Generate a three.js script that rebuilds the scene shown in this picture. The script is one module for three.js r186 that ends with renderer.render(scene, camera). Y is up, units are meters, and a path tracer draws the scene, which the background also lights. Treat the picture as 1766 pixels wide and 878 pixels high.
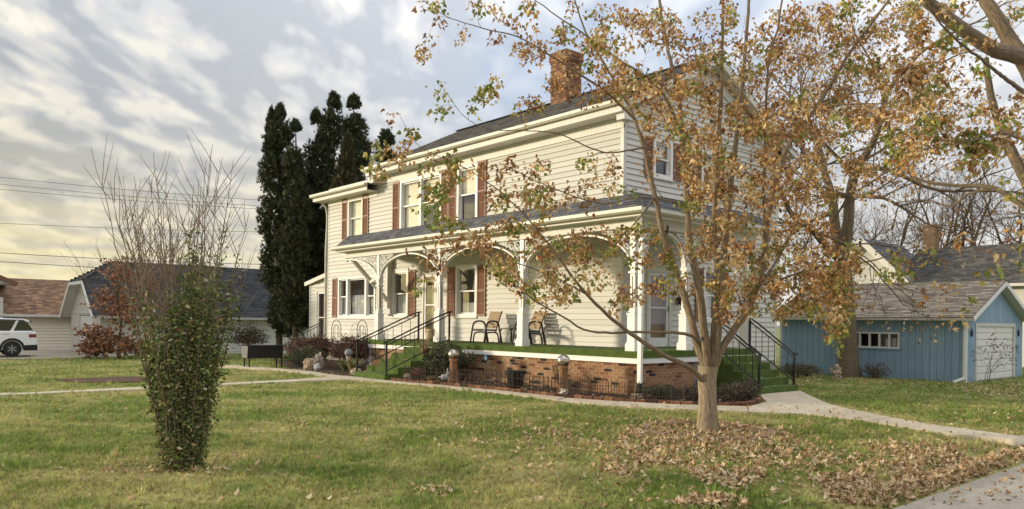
import * as THREE from 'three';
import { mergeGeometries } from 'three/addons/utils/BufferGeometryUtils.js';
import { createNoise2D, createNoise3D } from 'simplex-noise';

// ---------------------------------------------------------------- camera, sky, sun, exposure
const scene = new THREE.Scene();
const EYE = new THREE.Vector3(10.92, 1.6, 13.2), FOCAL = 1345, MIDX = 883, HOR = 556.2, ROLL = 0.01182, YAW = 0.8516;
const RIGHT = new THREE.Vector3(Math.cos(YAW), 0, -Math.sin(YAW)), AHEAD = new THREE.Vector3(-Math.sin(YAW), 0, -Math.cos(YAW));
const camera = new THREE.PerspectiveCamera(2 * Math.atan(HOR / FOCAL) * 180 / Math.PI, 1766 / (2 * HOR), 0.1, 1500);
camera.position.copy(EYE);
camera.lookAt(EYE.clone().add(AHEAD));
camera.rotateZ(ROLL);
camera.setViewOffset(1766, 2 * HOR, 0, 0, 1766, 878);

const renderer = new THREE.WebGLRenderer({ antialias: true });
renderer.setSize(1024, 509);
renderer.toneMapping = THREE.LinearToneMapping;
renderer.toneMappingExposure = 1.87;
renderer.shadowMap.enabled = true;
renderer.shadowMap.type = THREE.PCFSoftShadowMap;

const SUN = new THREE.Vector3(-0.70, 0.165, 0.70).normalize();
const sun = new THREE.DirectionalLight(new THREE.Color(1.0, 0.86, 0.63), 2.0);
sun.position.copy(SUN).multiplyScalar(80).add(new THREE.Vector3(-8, 0, -2));
sun.target.position.set(-8, 0, -2);
sun.castShadow = true;
sun.shadow.radius = 9;
sun.shadow.mapSize.set(4096, 4096);
Object.assign(sun.shadow.camera, { left: -45, right: 45, top: 30, bottom: -30, near: 1, far: 200 });
scene.add(sun, sun.target);

function mulberry(a) { return () => { a = (a + 0x6d2b79f5) | 0; let t = Math.imul(a ^ (a >>> 15), 1 | a); t = (t + Math.imul(t ^ (t >>> 7), 61 | t)) ^ t; return ((t ^ (t >>> 14)) >>> 0) / 4294967296; }; }
const clamp = (v, a = 0, b = 1) => Math.min(b, Math.max(a, v));
const ss = (a, b, v) => { const t = clamp((v - a) / (b - a)); return t * t * (3 - 2 * t); };
const mix = (a, b, t) => a + (b - a) * t;
const mix3 = (a, b, t) => [mix(a[0], b[0], t), mix(a[1], b[1], t), mix(a[2], b[2], t)];
const n2 = createNoise2D(mulberry(11)), n3 = createNoise3D(mulberry(12));
const fbm2 = (x, y, o = 4) => { let s = 0, a = 0.5, f = 1; for (let i = 0; i < o; i++) { s += a * n2(x * f + 7.3 * i, y * f - 3.1 * i); a *= 0.5; f *= 2.03; } return s; };

function makeSky() {
  const w = 2560, h = 1280, data = new Float32Array(w * h * 4);
  const sunAz = Math.atan2(SUN.z, SUN.x);
  for (let j = 0; j < h; j++) {
    const el = ((j + 0.5) / h - 0.5) * Math.PI, sy = Math.sin(el), cy = Math.cos(el);
    for (let i = 0; i < w; i++) {
      const k = (j * w + i) * 4, az = ((i + 0.5) / w - 0.5) * 2 * Math.PI;
      let c;
      if (sy < -0.02) c = [0.2, 0.19, 0.16];
      else {
        const dx = Math.cos(az) * cy, dz = Math.sin(az) * cy, up = Math.max(sy, 0) + 0.10;
        let px = dx / up, pz = dz / up;
        const da = Math.abs(((az - sunAz + 3 * Math.PI) % (2 * Math.PI)) - Math.PI);
        const warm = Math.exp(-Math.pow(da / 1.25, 2));
        // rolls of cloud drawn out along one wind direction
        const a = px * 0.80 + pz * 0.60, b = -px * 0.60 + pz * 0.80;
        const wx = 0.10 * fbm2(a * 0.9 + 4, b * 0.9, 2), wz = 0.10 * fbm2(a * 0.9, b * 0.9 + 9, 2);
        const cell = fbm2((a + wx) * 1.7 + 2.0, (b + wz) * 3.8, 6);
        const roll = fbm2((a + wx) * 0.45 + 8.0, (b + wz) * 0.95 + 1.0, 4);
        const broad = fbm2(a * 0.16 + 1.7, b * 0.2 + 5.2, 3);
        const fine = fbm2((a + wx) * 3.4, (b + wz) * 6.8 + 3, 4);
        const thick = 0.70 + 1.35 * cell + 0.60 * roll + 0.25 * broad + 0.30 * fine;
        const gap = 1 - ss(0.08, 0.46, thick), dense = ss(0.46, 0.92, thick);
        // a clear patch of blue
        const hx = az + 2.27, hy = el - 0.27;
        const hole = Math.exp(-(hx * hx / 0.05 + hy * hy / 0.022)) * clamp(0.95 + 1.2 * roll + 0.5 * fine);
        const blue = mix3([0.27, 0.38, 0.58], [0.45, 0.55, 0.68], ss(0.5, 0.05, el));
        const cream = mix3([0.84, 0.84, 0.84], [0.70, 0.63, 0.46], warm);
        const pale = mix3([0.74, 0.755, 0.78], [0.37, 0.365, 0.35], warm);
        const grey = mix3([0.62, 0.645, 0.68], [0.165, 0.185, 0.225], warm);
        const bright = clamp(gap * (0.75 + 0.9 * ss(-0.2, 0.3, broad + fine)));
        c = mix3(mix3(pale, cream, bright), grey, dense);
        c = mix3(c, blue, clamp(hole * 1.0 + 0.15 * gap * (1 - warm) * ss(0.0, 0.4, -broad)));
        const low = Math.exp(-Math.pow(Math.max(el, 0) / 0.125, 1.6));
        const glow = mix3([0.82, 0.82, 0.82], [1.10, 0.90, 0.33], clamp(warm * 1.45));
        const streak = clamp(0.84 + 0.8 * fbm2(az * 3.1, el * 46, 4));
        c = mix3(c, glow, low * 0.92 * streak);
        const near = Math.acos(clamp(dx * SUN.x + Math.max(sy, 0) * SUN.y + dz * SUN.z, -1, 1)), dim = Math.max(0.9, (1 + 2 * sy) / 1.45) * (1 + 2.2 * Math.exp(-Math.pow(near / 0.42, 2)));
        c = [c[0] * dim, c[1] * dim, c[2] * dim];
      }
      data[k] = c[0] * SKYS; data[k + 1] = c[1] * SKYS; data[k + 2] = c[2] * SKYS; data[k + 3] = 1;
    }
  }
  const t = new THREE.DataTexture(data, w, h, THREE.RGBAFormat, THREE.FloatType);
  t.mapping = THREE.EquirectangularReflectionMapping;
  t.magFilter = THREE.LinearFilter; t.minFilter = THREE.LinearFilter; t.wrapS = THREE.RepeatWrapping;
  t.needsUpdate = true;
  return t;
}
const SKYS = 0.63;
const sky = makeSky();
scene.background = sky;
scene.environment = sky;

// ---------------------------------------------------------------- places
const gy = (x, z) => Math.max(-0.3, -0.3 * ss(3, 10.5, -z) - 0.2 * ss(10, 24, -x)) - 0.17 * ss(6.9, 7.95, x);
function sight(px, py) {                     // direction through a photo pixel
  let x = (px - MIDX) / FOCAL, y = -(py - HOR) / FOCAL;
  const c = Math.cos(-ROLL), s = Math.sin(-ROLL);
  [x, y] = [c * x + s * y, -s * x + c * y];
  return new THREE.Vector3().addScaledVector(RIGHT, x).addScaledVector(AHEAD, 1).add(new THREE.Vector3(0, y, 0));
}
const W = (px, py, d) => sight(px, py).multiplyScalar(d).add(EYE);
function G(px, py) {                         // where that sight line meets the ground
  const d = sight(px, py);
  let t = 2; const p = new THREE.Vector3();
  for (; t < 120; t += 0.03) { p.copy(EYE).addScaledVector(d, t); if (p.y < gy(p.x, p.z)) break; }
  p.y = gy(p.x, p.z);
  return p;
}
function toPixel(p) {
  const v = p.clone().sub(EYE), r = v.dot(RIGHT), f = v.dot(AHEAD), c = Math.cos(-ROLL), s = Math.sin(-ROLL);
  return [MIDX + FOCAL * (c * r - s * v.y) / f, HOR - FOCAL * (s * r + c * v.y) / f, f];
}
const V = (x, y, z) => new THREE.Vector3(x, y, z);

// ---------------------------------------------------------------- materials
function tex(w, h, fn, srgb = true, repeat = true) {
  const d = new Uint8Array(w * h * 4);
  for (let j = 0; j < h; j++) for (let i = 0; i < w; i++) { const c = fn(i / w, j / h), k = (j * w + i) * 4; for (let q = 0; q < 3; q++) d[k + q] = clamp(Math.round((Array.isArray(c) ? c[q] : c) * 255), 0, 255); d[k + 3] = 255; }
  const t = new THREE.DataTexture(d, w, h, THREE.RGBAFormat);
  t.magFilter = THREE.LinearFilter; t.minFilter = THREE.LinearMipmapLinearFilter; t.generateMipmaps = true;
  if (repeat) t.wrapS = t.wrapT = THREE.RepeatWrapping;
  if (srgb) t.colorSpace = THREE.SRGBColorSpace;
  t.needsUpdate = true;
  return t;
}
// noise that repeats over the unit square
const tn = (u, v, f, s = 0) => { const a = u * 2 * Math.PI, b = v * 2 * Math.PI, r = f / (2 * Math.PI); return 0.5 * n3(Math.cos(a) * r + s, Math.sin(a) * r + 1.3 * s, Math.cos(b) * r) + 0.5 * n3(Math.sin(b) * r + s, Math.cos(a) * r - s, Math.sin(a) * r + 0.7); };
const tfbm = (u, v, f, o, s = 0) => { let t = 0, a = 0.55; for (let i = 0; i < o; i++) { t += a * tn(u, v, f, s + i * 5.1); a *= 0.55; f *= 2; } return t; };
const rt = mulberry(77);
const T = {
  grain: tex(256, 256, (u, v) => 0.92 + 0.16 * tfbm(u, v, 9, 4, 1) + 0.05 * (rt() - 0.5)),
  streak: tex(256, 256, (u, v) => 0.945 + 0.10 * tfbm(u, v * 0.12, 14, 3, 3) + 0.05 * tfbm(u, v, 20, 2, 8)),
  concrete: tex(512, 512, (u, v) => { const a = 0.925 + 0.11 * tfbm(u, v, 4, 4, 2) + 0.10 * tfbm(u, v, 40, 3, 6) + 0.07 * (rt() - 0.5); return [a, a * 0.985, a * 0.955]; }),
  concreteBump: tex(256, 256, (u, v) => 0.5 + 0.3 * tfbm(u, v, 30, 3, 4) + 0.15 * (rt() - 0.5), false),
  bark: tex(256, 512, (u, v) => { const k = Math.max(0, tfbm(u, v, 7, 2, 31) - 0.22), a = 0.88 + 0.34 * tfbm(u, v * 0.4, 18, 4, 5) + 0.16 * tfbm(u, v, 6, 2, 9) - 1.2 * k; return [a, a * 0.98, a * 0.94]; }),
  barkBump: tex(256, 512, (u, v) => 0.5 + 0.45 * tfbm(u, v * 0.25, 22, 4, 7), false),
  turf: tex(512, 512, (u, v) => { const a = 0.87 + 0.24 * tfbm(u, v, 26, 4, 3) + 0.18 * (rt() - 0.5); return [a, a, a * 0.95]; }),
  turfBump: tex(512, 512, (u, v) => 0.5 + 0.3 * tfbm(u, v, 60, 3, 5) + 0.3 * (rt() - 0.5), false),
  carpet: tex(512, 512, (u, v) => { const a = 0.86 + 0.22 * tfbm(u, v, 3, 4, 12) + 0.16 * tfbm(u, v, 40, 2, 3) + 0.12 * (rt() - 0.5), d = Math.max(0, tfbm(u, v, 5, 3, 44)) * 0.35; return [a + d, a + d * 0.7, a + d]; }),
  soil: tex(256, 256, (u, v) => { const a = 0.87 + 0.28 * tfbm(u, v, 16, 4, 3) + 0.2 * (rt() - 0.5); return [a, a * 0.95, a * 0.9]; }),
};
function mat(r, g, b, rough = 0.8, o = {}) {
  const { phys, ...rest } = o;
  const m = phys ? new THREE.MeshPhysicalMaterial({ roughness: rough, ...rest }) : new THREE.MeshStandardMaterial({ roughness: rough, ...rest });
  m.color.setRGB(r, g, b);
  return m;
}
const M = {
  vinyl: [mat(0.565, 0.55, 0.505, 0.55), mat(0.55, 0.535, 0.49, 0.6), mat(0.58, 0.565, 0.52, 0.55)],
  trim: mat(0.66, 0.64, 0.585, 0.5, { map: T.streak }),
  white: mat(0.72, 0.71, 0.685, 0.45),
  gutter: mat(0.60, 0.56, 0.465, 0.45, { map: T.streak }),
  soffit: mat(0.66, 0.64, 0.585, 0.5),
  inside: mat(0.50, 0.46, 0.40, 0.9),
  ceiling: mat(0.66, 0.64, 0.585, 0.6),
  shutter: mat(0.275, 0.13, 0.078, 0.6, { map: T.streak }),
  brown: mat(0.16, 0.075, 0.045, 0.6),
  glass: mat(1, 1, 1, 0.02, { phys: true, transmission: 1, thickness: 0, ior: 1.5, specularIntensity: 1 }),
  mirrorGlass: mat(0.012, 0.014, 0.016, 0.04, { phys: true, clearcoat: 1, clearcoatRoughness: 0.03 }),
  shade: mat(0.74, 0.70, 0.52, 0.85),
  lace: mat(0.62, 0.63, 0.62, 0.9),
  carpet: mat(0.088, 0.14, 0.018, 0.95, { map: T.carpet, bumpMap: T.turfBump, bumpScale: 0.008 }),
  black: mat(0.018, 0.018, 0.019, 0.45),
  blackMatt: mat(0.016, 0.016, 0.016, 0.85),
  rustIron: mat(0.055, 0.035, 0.025, 0.75, { map: T.grain }),
  concrete: mat(0.62, 0.545, 0.43, 0.9, { map: T.concrete, bumpMap: T.concreteBump, bumpScale: 0.004 }),
  street: mat(0.47, 0.435, 0.375, 0.92, { map: T.concrete, bumpMap: T.concreteBump, bumpScale: 0.005 }),
  drive: mat(0.42, 0.38, 0.32, 0.9, { map: T.concrete }),
  block: mat(0.33, 0.32, 0.31, 0.9, { map: T.concrete, bumpMap: T.concreteBump, bumpScale: 0.01 }),
  mortar: mat(0.52, 0.46, 0.37, 0.95, { map: T.soil }),
  bricks: [[0.45, 0.29, 0.175], [0.39, 0.22, 0.12], [0.31, 0.155, 0.088], [0.52, 0.385, 0.255], [0.42, 0.255, 0.15], [0.035, 0.026, 0.026], [0.19, 0.085, 0.05]].map((c) => mat(c[0], c[1], c[2], 0.9, { map: T.soil, bumpMap: T.concreteBump, bumpScale: 0.006 })),
  vc: mat(1, 1, 1, 0.92, { vertexColors: true }),
  shingle: mat(1, 1, 1, 0.95, { vertexColors: true }),
  deck: mat(0.06, 0.06, 0.065, 0.95),
  soil: mat(0.085, 0.048, 0.03, 0.95, { map: T.soil, bumpMap: T.turfBump, bumpScale: 0.03 }),
  leafVC: mat(1, 1, 1, 0.8, { phys: true, vertexColors: true, transmission: 0.14, thickness: 0 }),
  bark: mat(0.40, 0.325, 0.235, 0.9, { map: T.bark, bumpMap: T.barkBump, bumpScale: 0.009 }),
  barkLimbShaded: mat(0.30, 0.235, 0.165, 0.9, { map: T.bark, bumpMap: T.barkBump, bumpScale: 0.01 }),  // darker young-limb bark, with the backlit shade of the limbs painted in
  barkDark: mat(0.105, 0.078, 0.056, 0.9, { map: T.bark, bumpMap: T.barkBump, bumpScale: 0.012 }),
  barkGrey: mat(0.26, 0.205, 0.145, 0.95, { map: T.bark, bumpMap: T.barkBump, bumpScale: 0.02 }),
  twig: mat(0.115, 0.08, 0.055, 0.85),
  twigPale: mat(0.17, 0.125, 0.085, 0.85),
  blue: [mat(0.275, 0.40, 0.52, 0.75, { map: T.streak }), mat(0.255, 0.38, 0.495, 0.75, { map: T.streak }), mat(0.295, 0.42, 0.54, 0.75, { map: T.streak })],
  terracotta: mat(0.36, 0.20, 0.105, 0.85, { map: T.soil }),
  silver: mat(0.50, 0.44, 0.40, 0.27, { metalness: 1 }),
  wood: mat(0.42, 0.285, 0.155, 0.7, { map: T.streak }),
  stone: mat(0.55, 0.47, 0.37, 0.9, { map: T.soil, bumpMap: T.concreteBump, bumpScale: 0.01 }),
  mulch: mat(0.14, 0.075, 0.05, 0.95, { map: T.soil, bumpMap: T.turfBump, bumpScale: 0.03 }),
};

// ---------------------------------------------------------------- builders
const taken = new Map();
function numbered(name) { const n = taken.get(name) || 0; taken.set(name, n + 1); return n ? `${name}_${String(n).padStart(3, '0')}` : name; }
function shadows(o) { o.castShadow = true; o.receiveShadow = true; return o; }
function uvByMetres(g) {                      // box-projected texture coordinates, one unit a metre
  const p = g.attributes.position, n = g.attributes.normal, uv = new Float32Array(p.count * 2);
  for (let i = 0; i < p.count; i++) {
    const ax = Math.abs(n.getX(i)), ay = Math.abs(n.getY(i)), az = Math.abs(n.getZ(i));
    if (ay >= ax && ay >= az) { uv[2 * i] = p.getX(i); uv[2 * i + 1] = p.getZ(i); }
    else if (ax >= az) { uv[2 * i] = p.getZ(i); uv[2 * i + 1] = p.getY(i); }
    else { uv[2 * i] = p.getX(i); uv[2 * i + 1] = p.getY(i); }
  }
  g.setAttribute('uv', new THREE.BufferAttribute(uv, 2));
  return g;
}
function join(list) { const l = list.map((g) => { const c = g.index ? g.toNonIndexed() : g; for (const k of Object.keys(c.attributes)) if (!['position', 'normal', 'uv', 'color'].includes(k)) c.deleteAttribute(k); return c; }); return l.length === 1 ? l[0] : mergeGeometries(l); }
function part(name, geo, m, parent) {
  const g = Array.isArray(geo) ? join(geo) : geo;
  const o = shadows(new THREE.Mesh(g, m));
  o.name = name; parent.add(o);
  return o;
}
function thing(name, label, category, p = [0, 0, 0], turn = 0, group) {
  const o = new THREE.Group(); o.name = numbered(name);
  o.position.set(p.x ?? p[0], p.y ?? p[1], p.z ?? p[2]); o.rotation.y = turn;
  o.userData = { label, category };
  if (group) o.userData.group = group;
  scene.add(o);
  return o;
}
function structure(name, geo, m) { const o = shadows(new THREE.Mesh(Array.isArray(geo) ? join(geo) : geo, m)); o.name = numbered(name); o.userData = { kind: 'structure' }; scene.add(o); return o; }
function B(x0, x1, y0, y1, z0, z1) { const g = new THREE.BoxGeometry(Math.abs(x1 - x0), Math.abs(y1 - y0), Math.abs(z1 - z0)); g.translate((x0 + x1) / 2, (y0 + y1) / 2, (z0 + z1) / 2); return uvByMetres(g); }
function poly(points, holes) { const s = new THREE.Shape(points.map((p) => new THREE.Vector2(p[0], p[1]))); if (holes) for (const h of holes) s.holes.push(new THREE.Path(h.map((p) => new THREE.Vector2(p[0], p[1])))); return s; }
function extr(points, depth, bevel = 0, holes) { const g = new THREE.ExtrudeGeometry(poly(points, holes), { depth, bevelEnabled: bevel > 0, bevelThickness: bevel, bevelSize: bevel, bevelSegments: 2, curveSegments: 10 }); return g; }
function lathe(pts, seg = 20) { return new THREE.LatheGeometry(pts.map((p) => new THREE.Vector2(p[0], p[1])), seg); }
function rod(a, b, r, seg = 6) { const d = b.clone().sub(a), g = new THREE.CylinderGeometry(r, r, d.length(), seg); g.applyQuaternion(new THREE.Quaternion().setFromUnitVectors(V(0, 1, 0), d.clone().normalize())); g.translate((a.x + b.x) / 2, (a.y + b.y) / 2, (a.z + b.z) / 2); return g; }
function bar(a, b, w, h) { const d = b.clone().sub(a), g = new THREE.BoxGeometry(w, h, d.length()); const q = new THREE.Quaternion().setFromRotationMatrix(new THREE.Matrix4().lookAt(b, a, V(0, 1, 0))); g.applyQuaternion(q); g.translate((a.x + b.x) / 2, (a.y + b.y) / 2, (a.z + b.z) / 2); return uvByMetres(g); }
function pipe(pts, r, seg = 5, n = 0, closed = false) { const c = new THREE.CatmullRomCurve3(pts, closed, 'centripetal'); return new THREE.TubeGeometry(c, n || pts.length * 4, r, seg, closed); }
function limb(pts, radii, sides = 6) {        // tapered tube through points
  const n = pts.length, pos = [], nor = [], uv = [], idx = [];
  let side = V(1, 0, 0.3), len = 0;
  for (let i = 0; i < n; i++) {
    const t = pts[Math.min(i + 1, n - 1)].clone().sub(pts[Math.max(i - 1, 0)]).normalize();
    side.addScaledVector(t, -side.dot(t)); if (side.lengthSq() < 1e-6) side.set(t.y, -t.x, 0.01); side.normalize();
    const up = t.clone().cross(side);
    if (i) len += pts[i].distanceTo(pts[i - 1]);
    for (let k = 0; k <= sides; k++) {
      const a = k / sides * 2 * Math.PI, d = side.clone().multiplyScalar(Math.cos(a)).addScaledVector(up, Math.sin(a));
      pos.push(pts[i].x + d.x * radii[i], pts[i].y + d.y * radii[i], pts[i].z + d.z * radii[i]);
      nor.push(d.x, d.y, d.z); uv.push(k / sides * Math.max(1, Math.round(radii[0] * 14)), len * 1.2);
    }
  }
  for (let i = 0; i < n - 1; i++) for (let k = 0; k < sides; k++) { const a = i * (sides + 1) + k, b = a + sides + 1; idx.push(a, a + 1, b, b, a + 1, b + 1); }
  const g = new THREE.BufferGeometry();
  g.setAttribute('position', new THREE.Float32BufferAttribute(pos, 3)); g.setAttribute('normal', new THREE.Float32BufferAttribute(nor, 3)); g.setAttribute('uv', new THREE.Float32BufferAttribute(uv, 2)); g.setIndex(idx);
  return g;
}
class Soup {                                  // many small faces gathered into one geometry, with a colour each
  constructor() { this.p = []; this.n = []; this.c = []; this.i = []; this.count = 0; }
  tri(a, b, c, col) { const n = b.clone().sub(a).cross(c.clone().sub(a)).normalize(); for (const v of [a, b, c]) { this.p.push(v.x, v.y, v.z); this.n.push(n.x, n.y, n.z); this.c.push(col[0], col[1], col[2]); this.i.push(this.count++); } }
  quad(a, b, c, d, col) { const n = b.clone().sub(a).cross(c.clone().sub(a)).normalize(), s = this.count; for (const v of [a, b, c, d]) { this.p.push(v.x, v.y, v.z); this.n.push(n.x, n.y, n.z); this.c.push(col[0], col[1], col[2]); this.count++; } this.i.push(s, s + 1, s + 2, s, s + 2, s + 3); }
  add(geo, m4, col) {
    const p = geo.attributes.position, n = geo.attributes.normal, nm = new THREE.Matrix3().getNormalMatrix(m4), v = new THREE.Vector3(), s = this.count;
    for (let i = 0; i < p.count; i++) { v.fromBufferAttribute(p, i).applyMatrix4(m4); this.p.push(v.x, v.y, v.z); v.fromBufferAttribute(n, i).applyMatrix3(nm).normalize(); this.n.push(v.x, v.y, v.z); this.c.push(col[0], col[1], col[2]); }
    if (geo.index) for (let i = 0; i < geo.index.count; i++) this.i.push(s + geo.index.getX(i)); else for (let i = 0; i < p.count; i++) this.i.push(s + i);
    this.count += p.count;
  }
  geo() { const g = new THREE.BufferGeometry(); g.setAttribute('position', new THREE.BufferAttribute(new Float32Array(this.p), 3)); g.setAttribute('normal', new THREE.BufferAttribute(new Float32Array(this.n), 3)); g.setAttribute('color', new THREE.BufferAttribute(new Float32Array(this.c), 3)); g.setIndex(this.i); return g; }
}
const quatTo = (dir, spin = 0) => { const q = new THREE.Quaternion().setFromUnitVectors(V(0, 1, 0), dir); return q.multiply(new THREE.Quaternion().setFromAxisAngle(V(0, 1, 0), spin)); };
const placeM = (pos, q, s) => new THREE.Matrix4().compose(pos, q, typeof s === 'number' ? V(s, s, s) : s);
const stuff = (o) => { o.userData.kind = 'stuff'; return o; };

// roof covering: thin overlapping tabs on a plane; lo/hi give the ends of each course along u
function shingles(parent, o, u, v, run, ends, tones, rng, expo = 0.145, tab = 0.31, name = 'shingles') {
  const s = new Soup(), nrm = u.clone().cross(v).normalize(); if (nrm.y < 0) nrm.negate();
  const n = Math.ceil(run / expo);
  for (let k = 0; k < n; k++) {
    const a = k * expo, b = Math.min(run, a + expo * 1.08), [x0, x1] = ends(a / run), off = rng() * tab;
    for (let x = x0 - off; x < x1; x += tab) {
      const w = tab * (0.97), l = Math.max(x, x0), r = Math.min(x + w, x1); if (r - l < 0.02) continue;
      const t = tones[Math.floor(rng() * tones.length)], f = 0.82 + 0.36 * rng(), c = [t[0] * f, t[1] * f, t[2] * f], lift = 0.014 + 0.008 * rng();
      const at = (q, d, h) => o.clone().addScaledVector(u, q).addScaledVector(v, d).addScaledVector(nrm, h);
      const e = a - 0.004 * rng();
      const p0 = at(l, e, lift), p1 = at(r, e, lift), p2 = at(r, b, 0.004), p3 = at(l, b, 0.004);
      s.quad(p0, p1, p2, p3, c); s.quad(at(l, e, 0.001), at(r, e, 0.001), p1, p0, c);
    }
  }
  return stuff(part(name, s.geo(), M.shingle, parent));
}
const GREY_TONES = [[0.085, 0.088, 0.098], [0.11, 0.112, 0.12], [0.07, 0.072, 0.082], [0.135, 0.132, 0.13]];

// ---------------------------------------------------------------- the ground
const inWalk = [];                            // polygons (x,z) kept clear of grass
const inside = (poly2, x, z) => { let c = false; for (let i = 0, j = poly2.length - 1; i < poly2.length; j = i++) { const [xi, zi] = poly2[i], [xj, zj] = poly2[j]; if ((zi > z) !== (zj > z) && x < (xj - xi) * (z - zi) / (zj - zi) + xi) c = !c; } return c; };
const STREETX = 7.72;
const WALK_FRONT = [[-8.85, 2.62], [-8.85, 2.1], [-6.75, 2.1], [-5.9, 2.02], [-4.7, 1.78], [-3.6, 1.6], [-2.4, 1.52], [-1.15, 1.6], [-0.44, 1.48], [0.87, 1.02], [1.88, 0.5], [2.6, -0.15], [2.3, -1.36], [1.25, -2.75], [1.3, -4.55], [1.95, -3.7], [3.34, -1.98], [4.12, -1.32], [5.0, -0.75], [5.86, -0.28], [6.81, 0.08], [7.25, 0.12],
  [7.31, 0.66], [6.6, 0.86], [5.77, 0.42], [4.88, 0.1], [3.91, 0.05], [3.1, 0.6], [2.31, 1.1], [1.49, 1.74], [0.12, 2.05], [-0.79, 2.02], [-2.07, 1.9], [-3.18, 1.98], [-4.38, 2.1], [-5.71, 2.25], [-7.0, 2.5], [-7.6, 2.75]];
const WALK_LEFT = [[-8.4, 22], [-7.75, 22], [-7.58, 10.6], [-7.52, 8.2], [-7.72, 6.1], [-7.8, 4.8], [-7.6, 2.76], [-8.84, 2.63], [-8.5, 3.1], [-8.3, 4.55], [-8.25, 5.9], [-7.98, 8.1], [-7.92, 10.5]];
const WALK_BACK = [[-8.86, 2.6], [-8.86, 2.12], [-10.2, 2.15], [-11.5, 1.98], [-13.0, 2.2], [-15.5, 2.7], [-15.5, 3.25], [-13.0, 2.75], [-11.6, 2.55], [-10.2, 2.62]];
const BED = [[-6.75, 2.02], [-5.9, 1.95], [-4.7, 1.7], [-3.6, 1.52], [-2.4, 1.44], [-1.15, 1.52], [-0.44, 1.4], [0.87, 0.95], [1.88, 0.42], [2.5, -0.2], [2.2, -1.36], [1.2, -2.7], [-0.1, -2.7], [-0.1, -0.05], [-6.75, -0.05]];
const BED_L = [[-8.7, 2.0], [-8.7, -1.9], [-18, -1.9], [-17, 0.5], [-13.2, 1.7], [-11.5, 1.85], [-10.2, 2.0]];
inWalk.push(WALK_FRONT, WALK_LEFT, WALK_BACK, BED, BED_L, [[STREETX - 0.06, 60], [60, 60], [60, -60], [STREETX - 0.06, -60]], [[-18, -2], [0, -2], [0, 0], [1.3, -2.6], [1.3, -4.7], [-2.2, -9.6], [-18, -9.6]], [[-6.3, -16.5], [1, -16.5], [1, -23], [-6.3, -23]]);
const clear = (x, z) => !inWalk.some((p) => inside(p, x, z));
const MULCH = [[-11.6, 8.9], [-10.2, 8.6], [-9.6, 7.4], [-10.4, 6.6], [-11.6, 7.0]];
// how dry the turf is at a place, 0 green to 1 straw
const dryness = (x, z) => {
  const a = fbm2(x * 0.22 + 3, z * 0.22, 4), b = fbm2(x * 0.9, z * 0.9 + 5, 3);
  let d = 0.40 + 0.55 * a + 0.55 * b;
  d += 0.45 * Math.exp(-((x - 2.5) ** 2 + (z - 10.35) ** 2) / 1.1);                            // worn turf round the bush
  d += 0.5 * ss(6.6, 7.6, x) * (0.6 + fbm2(x, z * 2, 2));
  d += 0.25 * Math.exp(-(((x + 7.2) / 0.7) ** 2)) * ss(3, 5, z);
  if (z < -0.3) d += 0.4 * Math.exp(-((z - (-1.9 + 0.55 * (x - 3.4))) ** 2) / 0.3) * ss(1.5, 3, x) - 0.1;
  return clamp(d);
};
const turfColor = (x, z) => { const d = dryness(x, z), g = mix3([0.18, 0.248, 0.034], [0.48, 0.43, 0.175], d * d * (3 - 2 * d)); const v = 1 + 0.25 * fbm2(x * 3.1, z * 3.1, 2); return [g[0] * v, g[1] * v, g[2] * v]; };
{
  const axis = (stops) => { const out = []; for (let i = 0; i < stops.length - 1; i++) { const [a, s] = stops[i], b = stops[i + 1][0], n = Math.max(1, Math.round((b - a) / s)); for (let k = 0; k < n; k++) out.push(a + (b - a) * k / n); } out.push(stops[stops.length - 1][0]); return out; };
  const xs = axis([[-600, 60], [-120, 8], [-40, 1], [-16, 0.24], [9, 1], [20, 10], [80, 60], [400]]), zs = axis([[-600, 60], [-120, 8], [-40, 1], [-17, 0.24], [14, 1], [30, 10], [120, 60], [400]]);
  const pos = [], col = [], uv = [], idx = [];
  for (const z of zs) for (const x of xs) {
    const far = Math.abs(x) > 60 || Math.abs(z) > 60;
    pos.push(x, gy(x, z) + (far ? 0 : 0.012 * fbm2(x * 0.8, z * 0.8, 3)) - (clear(x, z) ? 0 : 0.035), z);
    const c = turfColor(x, z); col.push(c[0], c[1], c[2]); uv.push(x * 0.5, z * 0.5);
  }
  for (let j = 0; j < zs.length - 1; j++) for (let i = 0; i < xs.length - 1; i++) { const a = j * xs.length + i, b = a + xs.length; idx.push(a, b, a + 1, b, b + 1, a + 1); }
  const g = new THREE.BufferGeometry();
  g.setAttribute('position', new THREE.Float32BufferAttribute(pos, 3)); g.setAttribute('color', new THREE.Float32BufferAttribute(col, 3)); g.setAttribute('uv', new THREE.Float32BufferAttribute(uv, 2)); g.setIndex(idx); g.computeVertexNormals();
  const o = structure('lawn', g, mat(1, 1, 1, 0.95, { vertexColors: true, map: T.turf, bumpMap: T.turfBump, bumpScale: 0.03 }));
  o.castShadow = false;
}
function slab(poly2, top, thick, m, name, follow = false) {
  const g = new THREE.ExtrudeGeometry(poly(poly2.map(([x, z]) => [x, -z])), { depth: thick, bevelEnabled: true, bevelThickness: 0.015, bevelSize: 0.015, bevelSegments: 2 });
  g.rotateX(-Math.PI / 2); g.translate(0, top - thick - 0.015, 0); g.computeVertexNormals(); uvByMetres(g);
  return structure(name, g, m);
}
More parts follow.
